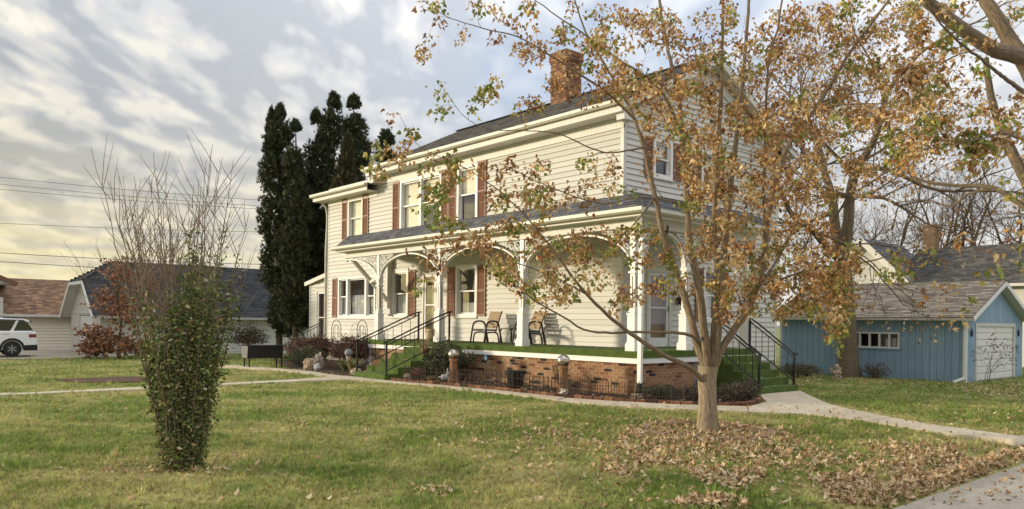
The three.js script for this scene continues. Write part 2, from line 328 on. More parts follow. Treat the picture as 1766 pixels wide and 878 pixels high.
function alongLine(pts, n) { const d = [0]; for (let i = 1; i < pts.length; i++) d.push(d[i - 1] + Math.hypot(pts[i][0] - pts[i - 1][0], pts[i][1] - pts[i - 1][1])); const L = d[d.length - 1]; return [...Array(n + 1).keys()].map((k) => { const t = L * k / n; let i = 1; while (i < pts.length - 1 && d[i] < t) i++; const f = (t - d[i - 1]) / (d[i] - d[i - 1]); return [mix(pts[i - 1][0], pts[i][0], f), mix(pts[i - 1][1], pts[i][1], f)]; }); }
function paving(name, polys, top) {            // poured slabs with open joints
  const g = new THREE.Group(); g.name = numbered(name); g.userData = { kind: 'structure' }; scene.add(g);
  const tones = [M.concrete, mat(0.58, 0.505, 0.395, 0.9, { map: T.concrete, bumpMap: T.concreteBump, bumpScale: 0.004 }), mat(0.64, 0.57, 0.455, 0.9, { map: T.concrete, bumpMap: T.concreteBump, bumpScale: 0.004 })];
  polys.forEach((p2, k) => { const cx = p2.reduce((a, p) => a + p[0], 0) / p2.length, cz = p2.reduce((a, p) => a + p[1], 0) / p2.length, q = p2.map(([x, z]) => { const l = Math.hypot(x - cx, z - cz), f = Math.max(0, 1 - 0.022 / l); return [cx + (x - cx) * f, -(cz + (z - cz) * f)]; });
    const e = new THREE.ExtrudeGeometry(poly(q), { depth: 0.09, bevelEnabled: true, bevelThickness: 0.012, bevelSize: 0.012, bevelSegments: 2 }); e.rotateX(-Math.PI / 2); e.translate(0, top - 0.102 + 0.004 * ((k * 7) % 3 - 1), 0); part('paving_slab', uvByMetres(e), tones[(k * 5) % 3], g); });
}
const strip = (up, lo, n) => { const a = alongLine(up, n), b = alongLine(lo, n); return [...Array(n).keys()].map((i) => [a[i], a[i + 1], b[i + 1], b[i]]); };
paving('front_walk', [[[-8.85, 2.1], [-6.9, 2.1], [-6.9, 2.47], [-7.6, 2.76], [-8.85, 2.62]], ...strip([[-6.88, 2.1], [-5.9, 2.02], [-4.7, 1.78], [-3.6, 1.6], [-2.4, 1.52], [-1.15, 1.6], [-0.44, 1.48], [0.87, 1.02], [1.88, 0.5], [2.6, -0.15]], [[-6.88, 2.47], [-5.71, 2.25], [-4.38, 2.1], [-3.18, 1.98], [-2.07, 1.9], [-0.79, 2.02], [0.12, 2.05], [1.49, 1.74], [2.31, 1.1], [3.1, 0.6]], 8),
  [[1.25, -2.75], [1.3, -4.55], [1.95, -3.7], [3.34, -1.98], [2.31, -1.35]], [[2.31, -1.35], [3.34, -1.98], [4.12, -1.32], [3.91, 0.05], [3.1, 0.6], [2.6, -0.15]], ...strip([[4.12, -1.32], [5.0, -0.75], [5.86, -0.28], [6.81, 0.08], [7.25, 0.12]], [[3.91, 0.05], [4.88, 0.1], [5.77, 0.42], [6.6, 0.86], [7.31, 0.66]], 3)], 0.035);
paving('side_walk', strip([[-8.4, 22], [-7.92, 10.5], [-7.98, 8.1], [-8.25, 5.9], [-8.3, 4.55], [-8.5, 3.1], [-8.84, 2.64]], [[-7.75, 22], [-7.58, 10.6], [-7.52, 8.2], [-7.72, 6.1], [-7.8, 4.8], [-7.7, 3.4], [-7.62, 2.78]], 15), 0.031);
paving('back_path', strip([[-8.87, 2.12], [-10.2, 2.15], [-11.5, 1.98], [-13.0, 2.2], [-15.5, 2.7]], [[-8.87, 2.6], [-10.2, 2.62], [-11.6, 2.55], [-13.0, 2.75], [-15.5, 3.25]], 6), 0.027);
{ // rounded lip at the street end of the walk, and score lines cut into the walk
  structure('walk_end', (() => { const g = new THREE.CapsuleGeometry(0.085, 0.46, 4, 10); g.rotateX(Math.PI / 2); g.scale(1.1, 1.0, 1); g.translate(7.3, -0.035, 0.4); return uvByMetres(g); })(), M.concrete);
}
structure('street', (() => { const g = new THREE.BoxGeometry(40, 0.2, 160, 1, 1, 1); g.translate(STREETX + 20, -0.24, -20); return uvByMetres(g); })(), M.street);
{ // pale swirl marks scraped on the street concrete
  const c = G(1700, 838), ring = (r, y, k) => pipe([...Array(14).keys()].map((i) => { const a = -0.9 + i * 0.19 + k; return V(c.x + r * Math.cos(a) * 0.8, y, c.z + r * Math.sin(a)); }), 0.014, 4, 40);
  for (const [r, k] of [[0.85, 0], [0.98, 0.1]]) { const g = ring(r, -0.1395, k); g.scale(1, 0.15, 1); g.translate(0, -0.1395 * 0.85, 0); structure('chalk_mark', g, mat(0.56, 0.53, 0.47, 0.95)); }
}
slab([[-60, 30], [-30.4, 30], [-27.6, 9], [-27.4, 6.4], [-27.6, 3.2], [-29.5, 3.0], [-38, 3.0], [-60, 3.0]], -0.175, 0.06, M.drive, 'driveway');
{
  const bed = (p2, name, seed, m) => { // a low heap of soil with an uneven top
    const g = new THREE.ExtrudeGeometry(poly(p2.map(([x, z]) => [x, -z])), { depth: 0.05, bevelEnabled: false, curveSegments: 2 }); g.rotateX(-Math.PI / 2); g.translate(0, -0.02, 0); uvByMetres(g); structure(name, g, m);
  };
  bed(BED, 'flower_bed', 1, M.soil); bed(BED_L, 'flower_bed', 2, M.soil); bed(MULCH, 'mulch_patch', 3, M.mulch);
}

// ---------------------------------------------------------------- the house
const WZ = -2.0, WX = -2.2, XL = -17.8, ZB = -9.4, FL = 1.0, EXPO = 0.15;
function wedge(l0, r0, l1, r1, h, zb = 0.036, zt = 0.005) {
  const p = [V(l0, 0, 0), V(r0, 0, 0), V(r0, 0, zb), V(l0, 0, zb), V(l1, h, 0), V(r1, h, 0), V(r1, h, zt), V(l1, h, zt)], pos = [], uv = [];
  for (const [a, b, c, d] of [[3, 2, 6, 7], [0, 1, 2, 3], [1, 5, 6, 2], [0, 3, 7, 4], [4, 7, 6, 5]]) for (const k of [a, b, c, a, c, d]) { pos.push(p[k].x, p[k].y, p[k].z); uv.push(p[k].x, p[k].y + p[k].z); }
  const g = new THREE.BufferGeometry(); g.setAttribute('position', new THREE.Float32BufferAttribute(pos, 3)); g.setAttribute('uv', new THREE.Float32BufferAttribute(uv, 2)); g.computeVertexNormals(); return g;
}
const BOARD = wedge(0, 1, 0, 1, 1);
const rs = mulberry(301);
function siding(parent, a0, a1, yb, yt, openings, put, mats = M.vinyl, expo = EXPO) {
  for (let y = yb; y < yt - 0.02; y += expo) {
    const y1 = Math.min(y + expo, yt), cuts = [];
    const over = openings.filter((o) => o[2] < y1 - 0.005 && o[3] > y + 0.005);
    const xs = [a0, a1]; for (const o of over) xs.push(clamp(o[0], a0, a1), clamp(o[1], a0, a1));
    xs.sort((p, q) => p - q);
    let run = null; const flush = () => { if (run && run[1] - run[0] > 0.02 && run[3] - run[2] > 0.015) { const m = shadows(new THREE.Mesh(BOARD, mats[Math.floor(rs() * mats.length)])); m.name = 'siding_board'; put(m, run[0], run[2], run[1] - run[0], run[3] - run[2]); parent.add(m); } run = null; };
    for (let i = 0; i < xs.length - 1; i++) {
      const p = xs[i], q = xs[i + 1]; if (q - p < 1e-4) continue;
      let lo = y, hi = y1; for (const o of over) if (o[0] < (p + q) / 2 && o[1] > (p + q) / 2) { if (o[2] <= y + 0.005 && o[3] >= y1 - 0.005) { lo = hi; } else if (o[2] > y + 0.005) hi = Math.min(hi, o[2]); else lo = Math.max(lo, o[3]); }
      if (hi - lo < 0.015) { flush(); continue; }
      if (run && Math.abs(run[2] - lo) < 1e-4 && Math.abs(run[3] - hi) < 1e-4 && Math.abs(run[1] - p) < 1e-4) run[1] = q; else { flush(); run = [p, q, lo, hi]; }
    }
    flush();
  }
}
function sheet(a0, a1, y0, y1, openings, box) { // wall slabs round rectangular openings
  const xs = [...new Set([a0, a1, ...openings.flatMap((o) => [o[0], o[1]])])].filter((x) => x >= a0 && x <= a1).sort((p, q) => p - q), out = [];
  for (let i = 0; i < xs.length - 1; i++) {
    const m = (xs[i] + xs[i + 1]) / 2, hit = openings.filter((o) => o[0] < m && o[1] > m).sort((p, q) => p[2] - q[2]); let y = y0;
    for (const o of hit) { if (o[2] > y) out.push(box(xs[i], xs[i + 1], y, o[2])); y = Math.max(y, o[3]); }
    if (y < y1) out.push(box(xs[i], xs[i + 1], y, y1));
  }
  return out;
}
const PI2 = Math.PI / 2;
// a window: casing, sill, two sashes, panes, and what hangs behind them
function windowAt(parent, x, y, z, turn, w, h, o = {}) {
  const cw = o.casing ?? 0.095, i0 = -w / 2 + cw, i1 = w / 2 - cw, b0 = cw, b1 = h - cw;
  const g = [B(-w / 2, i0, 0, h, -0.1, 0.045), B(i1, w / 2, 0, h, -0.1, 0.045), B(i0, i1, b1, h, -0.1, 0.045), B(i0, i1, 0, b0, -0.1, 0.045)];
  const win = part(o.name || 'window', g, o.mat || M.white, parent); win.position.set(x, y, z); win.rotation.y = turn;
  part('sill', B(-w / 2 - 0.03, w / 2 + 0.03, -0.045, -0.001, -0.02, 0.075), M.trim, win);
  part('head', B(-w / 2 - 0.02, w / 2 + 0.02, h + 0.001, h + 0.05, -0.02, 0.06), M.trim, win);
  const cols = o.cols || [[i0, i1]];
  cols.forEach(([a, b], k) => {
    if (k) part('mullion', B(cols[k - 1][1], a, b0, b1, -0.09, 0.03), M.white, win);
    const mid = b0 + (b1 - b0) * (o.meet ?? 0.5), s = 0.042;
    const sash = (y0, y1, zz, hidden) => {
      part('sash', [B(a, a + s, y0, y1, zz, zz + 0.035), B(b - s, b, y0, y1, zz, zz + 0.035), B(a + s, b - s, y0, y0 + s, zz, zz + 0.035), B(a + s, b - s, y1 - s, y1, zz, zz + 0.035)], M.white, win);
      part('pane', B(a + s, b - s, y0 + s, y1 - s, zz + 0.014, zz + 0.018), M.glass, win);
    };
    if (o.single && o.single[k]) sash(b0, b1, -0.07);
    else { sash(mid - 0.02, b1, -0.055); sash(b0, mid + 0.02, -0.094); }
    if (o.shade) part('shade', B(a + 0.01, b - 0.01, b1 - (b1 - b0) * o.shade[k % o.shade.length], b1, -0.16, -0.15), M.shade, win);
    if (o.lace) { // gathered curtain
      const y0 = b0, y1 = b0 + (b1 - b0) * o.lace, n = Math.round((b - a) / 0.025), p = [];
      for (let i = 0; i <= n; i++) p.push([a + (b - a) * i / n, -0.20 + 0.018 * Math.sin(i * 1.55) + 0.006 * Math.sin(i * 0.6)]);
      for (let i = n; i >= 0; i--) p.push([p[i][0], p[i][1] - 0.006]);
      const c = extr(p.map(([u, v]) => [u, -v]), y1 - y0); c.rotateX(-PI2); c.translate(0, y0, 0);
      part('curtain', c, M.lace, win);
    }
  });
  return win;
}
function shutterAt(parent, x, y, z, turn, w, h) {
  const g = [B(-w / 2, -w / 2 + 0.05, 0, h, 0.026, 0.062), B(w / 2 - 0.05, w / 2, 0, h, 0.026, 0.062), B(-w / 2 + 0.05, w / 2 - 0.05, 0, 0.07, 0.026, 0.06), B(-w / 2 + 0.05, w / 2 - 0.05, h - 0.07, h, 0.026, 0.06), B(-w / 2 + 0.05, w / 2 - 0.05, h * 0.48, h * 0.48 + 0.06, 0.026, 0.06)];
  const s = part('shutter', g, M.shutter, parent); s.position.set(x, y, z); s.rotation.y = turn;
  const l = []; for (let k = 0.085; k < h - 0.08; k += 0.045) { const q = new THREE.BoxGeometry(w - 0.1, 0.05, 0.008); q.rotateX(-0.6); q.translate(0, k + 0.02, 0.04); l.push(uvByMetres(q)); }
  part('louvres', l, M.shutter, s);
  return s;
}
const house = thing('farmhouse', 'two storey white clapboard farmhouse with brown shutters and gingerbread porch', 'house');
{
  // openings in the front wall [x0, x1, y0, y1] (outer casing)
  const F = { W1: [-16.2, -15.06, 4.72, 6.38], W2: [-12.5, -10.02, 4.72, 6.56], W4: [-9.17, -8.11, 4.72, 6.58], T: [-16.9, -14.08, 1.70, 3.30], W7: [-13.0, -11.93, 1.74, 3.40], D: [-11.06, -10.18, 0.99, 3.32], W8: [-9.18, -8.08, 1.76, 3.40] };
  const S = { W5: [3.16, 3.99, 5.50, 6.55], W6: [5.31, 6.02, 5.22, 6.57], D: [2.95, 4.0, 0.99, 3.1], W9: [5.48, 6.29, 1.68, 3.2] };   // side wall, as -z
  const fo = Object.values(F), so = Object.values(S), inset = (o) => [o[0] + 0.04, o[1] - 0.04, o[2] + 0.04, o[3] - 0.04];
  const wall = [...sheet(XL, WX, 0, 6.9, fo.map(inset), (a, b, c, d) => B(a, b, c, d, WZ - 0.2, WZ)), ...sheet(-WZ + 0.2, -ZB, 0, 6.9, so.map(inset), (a, b, c, d) => B(WX - 0.2, WX, c, d, -b, -a)),
    B(XL, XL + 0.2, 0, 6.6, ZB, WZ - 0.2), B(XL + 0.2, WX - 0.2, 0, 6.9, ZB, ZB + 0.2)];
  part('wall', wall, M.vinyl[0], house);
  part('inner_floor', [B(XL + 0.2, WX - 0.2, 0.6, 0.95, ZB + 0.2, WZ - 0.2), B(XL + 0.2, WX - 0.2, 4.0, 4.25, ZB + 0.2, WZ - 0.2), B(XL + 0.2, WX - 0.2, 6.7, 6.8, ZB + 0.2, WZ - 0.2)], M.inside, house);
  part('inner_wall', [B(XL + 0.2, WX - 0.2, 0.95, 6.7, -5.1, -5.0), B(-13.6, -13.5, 0.95, 6.7, -5.0, WZ - 0.2), B(-7, -6.9, 0.95, 6.7, -5.0, WZ - 0.2)], M.inside, house);
  siding(house, XL + 0.08, WX - 0.08, 0.36, 6.62, fo, (m, a, y, l, h) => { m.position.set(a, y, WZ); m.scale.set(l, h, 1); });
  siding(house, -WZ + 0.08, -ZB - 0.08, 0.51, 6.885, so, (m, a, y, l, h) => { m.position.set(WX, y, -a); m.rotation.y = PI2; m.scale.set(l, h, 1); });
  part('corner_board', [B(XL - 0.03, XL + 0.08, 0.3, 6.5, WZ - 0.1, WZ + 0.03), B(XL - 0.03, XL, 0.3, 6.5, WZ - 0.15, WZ - 0.1)], M.trim, house);
  part('corner_board', [B(WX - 0.08, WX + 0.03, 0.3, 6.88, WZ, WZ + 0.03), B(WX, WX + 0.03, 0.3, 6.88, WZ - 0.08, WZ)], M.trim, house);
  part('corner_board', B(WX - 0.05, WX + 0.03, 0.45, 6.88, ZB - 0.03, ZB + 0.08), M.trim, house);
  part('foundation', [B(XL + 0.05, -11.3, 0, 0.36, WZ + 0.003, WZ + 0.02), B(WX + 0.003, WX + 0.02, -0.4, 0.5, ZB + 0.02, -4.9)], M.block, house);
  // gable triangle
  const zr = -5.7, pitch = 0.496, eaveY = 6.9;
  for (let y = 6.885, k = 0; y < 8.95; y += EXPO, k++) {
    const half = (yy) => (9.13 - yy) / pitch, l0 = -zr - Math.min(half(y), 3.72), r0 = -zr + Math.min(half(y), 3.7), l1 = -zr - half(y + EXPO), r1 = -zr + half(y + EXPO);
    if (r1 - l1 < 0.1) break;
    const m = part('siding_board', wedge(l0, r0, Math.max(l1, l0), Math.min(r1, r0), EXPO), M.vinyl[k % 3], house); m.position.set(WX, y, 0); m.rotation.y = PI2;
  }
  { const g = extr([[2.0, 6.9], [9.4, 6.9], [5.7, 9.12]], 0.18); g.rotateY(PI2); g.translate(WX - 0.19, 0, 0); part('gable_wall', uvByMetres(g), M.vinyl[0], house); }
  // oval attic vent
  { const ov = (a, b, n = 28) => [...Array(n).keys()].map((i) => [a * Math.cos(i / n * 2 * Math.PI), b * Math.sin(i / n * 2 * Math.PI)]);
    const g = extr(ov(0.29, 0.42), 0.05, 0, [ov(0.22, 0.35)]); const v = part('gable_vent', g, M.white, house); v.position.set(WX + 0.02, 8.22, -5.75); v.rotation.y = PI2;
    const l = []; for (let y = -0.32; y < 0.33; y += 0.06) { const w = 0.22 * Math.sqrt(Math.max(0, 1 - (y / 0.36) ** 2)); const q = new THREE.BoxGeometry(w * 2, 0.06, 0.008); q.rotateX(0.6); q.translate(0, y, 0.02); l.push(q); } part('louvres', l, M.trim, v); part('backing', extr(ov(0.225, 0.355), 0.004), M.blackMatt, v); }
  // windows and shutters of the front
  const front = (o, opt) => windowAt(house, (o[0] + o[1]) / 2, o[2], WZ, 0, o[1] - o[0], o[3] - o[2], opt);
  front(F.W1, { shade: [0.97] }); shutterAt(house, -16.41, 4.72, WZ, 0, 0.40, 1.64); shutterAt(house, -14.84, 4.72, WZ, 0, 0.42, 1.66);
  { const o = F.W2, w = o[1] - o[0]; front(o, { cols: [[-w / 2 + 0.095, -0.06], [0.06, w / 2 - 0.095]], shade: [0.98, 0.55] }); }
  shutterAt(house, -12.74, 4.74, WZ, 0, 0.42, 1.80); shutterAt(house, -9.81, 4.74, WZ, 0, 0.40, 1.82); shutterAt(house, -9.38, 4.74, WZ, 0, 0.39, 1.84);
  front(F.W4, { shade: [0.5] }); shutterAt(house, -7.88, 4.74, WZ, 0, 0.42, 1.86);
  front(F.T, { cols: [[-1.315, -0.78], [-0.66, 0.62], [0.74, 1.315]], single: [false, true, false], meet: 0.52, lace: 0.56 }); shutterAt(house, -17.14, 1.72, WZ, 0, 0.38, 1.56); shutterAt(house, -13.8, 1.72, WZ, 0, 0.36, 1.56);
  front(F.W7, { lace: 0.5 }); shutterAt(house, -11.68, 1.76, WZ, 0, 0.44, 1.62);
  front(F.W8, { lace: 0.25 }); shutterAt(house, -9.41, 1.78, WZ, 0, 0.42, 1.60); shutterAt(house, -7.85, 1.78, WZ, 0, 0.42, 1.60);
  // and of the side
  const sidew = (o, opt) => windowAt(house, WX, o[2], -(o[0] + o[1]) / 2, PI2, o[1] - o[0], o[3] - o[2], opt);
  sidew(S.W5, { shade: [0.4] }); shutterAt(house, WX, 5.50, -2.95, PI2, 0.34, 1.03); shutterAt(house, WX, 5.50, -4.2, PI2, 0.34, 1.03);
  sidew(S.W6, { shade: [0.3] }); shutterAt(house, WX, 5.22, -5.10, PI2, 0.36, 1.33); shutterAt(house, WX, 5.22, -6.24, PI2, 0.36, 1.33);
  sidew(S.W9, { lace: 0.6 }); shutterAt(house, WX, 1.70, -5.26, PI2, 0.37, 1.48); shutterAt(house, WX, 1.70, -6.5, PI2, 0.37, 1.48);
  // doors: storm doors with a tall glass in two lights
  const doorAt = (x, y, z, turn, w, h, low) => {
    const d = part('door', [B(-w / 2, -w / 2 + 0.1, 0, h, -0.1, 0.05), B(w / 2 - 0.1, w / 2, 0, h, -0.1, 0.05), B(-w / 2 + 0.1, w / 2 - 0.1, h - 0.12, h, -0.1, 0.05)], M.trim, house); d.position.set(x, y, z); d.rotation.y = turn;
    const a = -w / 2 + 0.105, b = w / 2 - 0.105, t = h - 0.125;
    part('door_frame', [B(a, a + 0.085, 0.01, t, -0.02, 0.02), B(b - 0.085, b, 0.01, t, -0.02, 0.02), B(a + 0.085, b - 0.085, t - 0.09, t, -0.02, 0.02), B(a + 0.085, b - 0.085, 0.01, low, -0.02, 0.02), B(a + 0.085, b - 0.085, t * 0.52, t * 0.52 + 0.04, -0.02, 0.02)], M.white, d);
    part('pane', B(a + 0.085, b - 0.085, low, t - 0.09, -0.004, 0.002), M.glass, d);
    part('inner_door', B(a - 0.02, b + 0.02, 0.01, t, -0.19, -0.14), M.brown, d);
    part('handle', rod(V(b - 0.04, 0.95, 0.05), V(b - 0.04, 1.1, 0.05), 0.012), M.black, d);
  };
  doorAt(-10.62, 0.99, WZ, 0, 0.88, 2.33, 0.2); doorAt(WX, 0.99, -3.475, PI2, 1.05, 2.11, 0.25);
  // lanterns beside the side door and under the porch
  const lantern = (x, y, z, turn) => { const l = part('wall_lantern', [B(-0.05, 0.05, -0.1, 0.1, 0.02, 0.05), lathe([[0.01, 0.13], [0.09, 0.06], [0.075, 0.05], [0.06, -0.12], [0.02, -0.15]], 6).translate(0, 0.02, 0.14), rod(V(0, 0.06, 0.04), V(0, 0.14, 0.14), 0.012)], M.black, house); l.position.set(x, y, z); l.rotation.y = turn; };
  lantern(WX, 2.25, -4.3, PI2); lantern(-6.35, 2.75, WZ, 0);

  // main roof: gable with its ridge along the front
  const rise = V(0, pitch, -1).normalize(), ev = V(-14.1, 7.14, -1.52), run = Math.hypot(zr + 1.52, (zr + 1.52) * pitch);
  const deck = (x0, x1, front, flip) => { const p = [[-1.50, 7.02], [-1.50, 7.12], [zr, 9.225], [2 * zr + 1.50, 7.12], [2 * zr + 1.50, 7.02], [zr, 9.10]]; const g = extr(p.map(([z, y]) => [-z, y]), x1 - x0); g.rotateY(PI2); g.translate(x0, 0, 0); return g; };
  part('roof_deck', deck(-14.1, -1.84), M.deck, house);
  const rg = mulberry(41), wide = (L) => () => [0, L];
  shingles(house, V(-14.12, 7.125, -1.48), V(1, 0, 0), rise, run + 0.05, wide(12.3), GREY_TONES, rg);
  shingles(house, V(-1.82, 7.125, 2 * zr + 1.48), V(-1, 0, 0), V(0, pitch, 1).normalize(), run + 0.05, wide(12.3), GREY_TONES, rg);
  part('ridge_cap', bar(V(-14.12, 9.245, zr), V(-1.82, 9.245, zr), 0.22, 0.03), M.deck, house);
  // rake boards of the gable
  for (const s of [1, -1]) part('rake_board', [bar(V(-1.825, 6.99, zr + s * 4.18), V(-1.825, 9.06, zr + s * 0.012), 0.03, 0.2), bar(V(-1.99, 6.92, zr + s * 4.12), V(-1.99, 8.985, zr + s * 0.012), 0.28, 0.03), bar(V(WX + 0.045, 6.80, zr + s * 3.78), V(WX + 0.045, 8.72, zr + s * 0.012), 0.03, 0.24)], M.trim, house);
  // eaves: gutter, fascia, soffit, frieze
  const gutter = (x0, x1, y, z, name = 'gutter') => { const p = [[0, 0], [0, 0.125], [-0.012, 0.125], [-0.012, 0.012], [-0.085, 0.012], [-0.112, 0.06], [-0.112, 0.125], [-0.132, 0.125], [-0.132, 0.05], [-0.095, 0]]; const g = extr(p.map(([a, b]) => [a, b]), x1 - x0); g.rotateY(PI2); g.translate(x0, y, z); return part(name, uvByMetres(g), M.gutter, house); };
  gutter(-14.2, -1.78, 7.03, -1.49);
  part('fascia', B(-14.1, -1.84, 6.87, 7.06, -1.53, -1.50), M.trim, house);
  part('soffit', B(-14.1, -1.84, 6.86, 6.89, -1.995, -1.53), M.soffit, house);
  part('frieze', [B(-14.0, WX + 0.03, 6.60, 6.86, WZ + 0.002, WZ + 0.045), B(-14.0, WX + 0.05, 6.80, 6.858, WZ + 0.045, WZ + 0.085)], M.trim, house);
  part('eave_return', B(-14.1, -13.72, 6.62, 6.86, -1.99, -1.6), M.trim, house);
  part('eave_return', [B(-2.1, -1.84, 6.70, 6.86, -1.96, -1.6)], M.trim, house);
  // wing roof, a little lower
  { const wp = 0.40, y0 = 6.60; const p = [[-1.50, y0 - 0.06], [-1.50, y0], [zr, y0 + 4.2 * wp], [zr, y0 + 4.2 * wp - 0.08]]; const g = extr(p.map(([z, y]) => [-z, y]), 4.2); g.rotateY(PI2); g.translate(-18.2, 0, 0); part('roof_deck', g, M.deck, house);
    shingles(house, V(-18.2, y0 + 0.006, -1.48), V(1, 0, 0), V(0, wp, -1).normalize(), 4.5, wide(4.2), GREY_TONES, rg);
    part('roof_deck', B(-18.2, -14, 8.0, 8.15, zr - 3.6, zr), M.deck, house);
    gutter(-18.24, -13.95, y0 - 0.085, -1.49);
    part('fascia', B(-18.2, -14.0, y0 - 0.22, y0 - 0.05, -1.53, -1.50), M.trim, house);
    part('soffit', B(-18.2, -14.0, y0 - 0.23, y0 - 0.205, -1.995, -1.53), M.soffit, house);
    part('fascia', bar(V(-18.21, y0 - 0.1, -1.5), V(-18.21, y0 - 0.1 + 4.2 * wp, zr), 0.025, 0.18), M.trim, house);
    part('frieze', B(XL, -14.0, 6.2, 6.37, WZ + 0.026, WZ + 0.05), M.trim, house); }
  // downspouts
  const spout = (pts) => part('downspout', [pipe(pts, 0.045, 6, 24)], M.gutter, house);
  spout([V(-14.05, 7.02, -1.55), V(-14.0, 6.9, -1.6), V(-13.9, 6.72, -1.62), V(-13.95, 6.66, -1.66)]);
  spout([V(-18.1, 6.5, -1.55), V(-18.0, 6.4, -1.7), V(-17.87, 6.2, -1.9), V(-17.87, 4.2, -1.93), V(-17.87, 0.3, -1.93)]);
  part('vent_pipe', rod(V(-4.9, 8.9, -5.1), V(-4.9, 9.45, -5.1), 0.05, 8), M.black, house);

  // chimney, with its bricks
  { const s = new Soup(), rc = mulberry(9), x0 = -8.5, x1 = -7.76, z0 = -6.2, z1 = -5.45; const one = new THREE.BoxGeometry(1, 1, 1);
    part('chimney', [B(x0 + 0.012, x1 - 0.012, 8.4, 10.83, z0 + 0.012, z1 - 0.012), B(x0 + 0.15, x1 - 0.15, 10.83, 10.90, z0 + 0.15, z1 - 0.15)], M.mortar, house);
    const tones = [[0.30, 0.15, 0.075], [0.25, 0.115, 0.06], [0.35, 0.19, 0.10], [0.21, 0.10, 0.055], [0.14, 0.068, 0.042]];
    for (let k = 0, y = 8.7; y < 10.8; y += 0.075, k++) {
      const o = y > 10.57 ? 0.05 : y > 10.49 ? 0.025 : 0;
      for (const side of [0, 1]) for (const far of [0, 1]) {
        const a0 = (side ? z0 : x0) - o, a1 = (side ? z1 : x1) + o, n = 4, w = (a1 - a0) / n;
        for (let i = -1; i < n; i++) { const l = Math.max(a0, a0 + (i + (k % 2 ? 0.5 : 0)) * w), r = Math.min(a1, a0 + (i + 1 + (k % 2 ? 0.5 : 0)) * w) - 0.01; if (r - l < 0.03) continue;
          const c = tones[Math.floor(rc() * 5)], m = side ? (far ? x0 - o : x1 + o) : (far ? z0 - o : z1 + o), j = 0.004 * rc();
          const pos = side ? V(m + (far ? 0.04 - j : j - 0.04), y + 0.033, (l + r) / 2) : V((l + r) / 2, y + 0.033, m + (far ? 0.04 - j : j - 0.04));
          s.add(one, placeM(pos, new THREE.Quaternion(), side ? V(0.08, 0.064, r - l) : V(r - l, 0.064, 0.08)), c); }
      } }
    stuff(part('bricks', s.geo(), M.vc, house)); part('flashing', B(x0 - 0.03, x1 + 0.03, 8.62, 9.07, z1 - 0.1, z1 + 0.006), mat(0.30, 0.33, 0.29, 0.6), house); }

  // lean-to at the left end
  part('lean_to', [...sheet(-19.9, XL - 0.04, 0.2, 3.12, [[-19.3, -18.35, 0.5, 2.85]], (a, b, c, d) => B(a, b, c, d, -2.5, -2.3)), B(-19.9, -19.75, 0.2, 3.1, -6, -2.5)], M.vinyl[0], house);
  siding(house, -19.86, XL - 0.04, 0.3, 3.12, [[-19.36, -18.29, 0.45, 2.95]], (m, a, y, l, h) => { m.position.set(a, y, -2.3); m.scale.set(l, h, 1); });
  { const g = extr([[-20.15, 3.12], [-20.15, 3.2], [XL - 0.03, 3.62], [XL - 0.03, 3.54]], 4); g.translate(0, 0, -6.2); part('roof_deck', g, M.trim, house); part('fascia', bar(V(-20.15, 3.13, -2.18), V(XL - 0.03, 3.55, -2.18), 0.1, 0.16), M.trim, house);
    part('gable_wall', extr([[-19.9, 3.1], [XL - 0.04, 3.1], [XL - 0.04, 3.5], [-19.9, 3.15]], 0.05).translate(0, 0, -2.4), M.vinyl[1], house); }
  doorAt(-18.82, 0.5, -2.3, 0, 1.0, 2.42, 0.2);
  part('corner_board', B(-19.93, -19.84, 0.2, 3.1, -2.32, -2.26), M.trim, house);
}
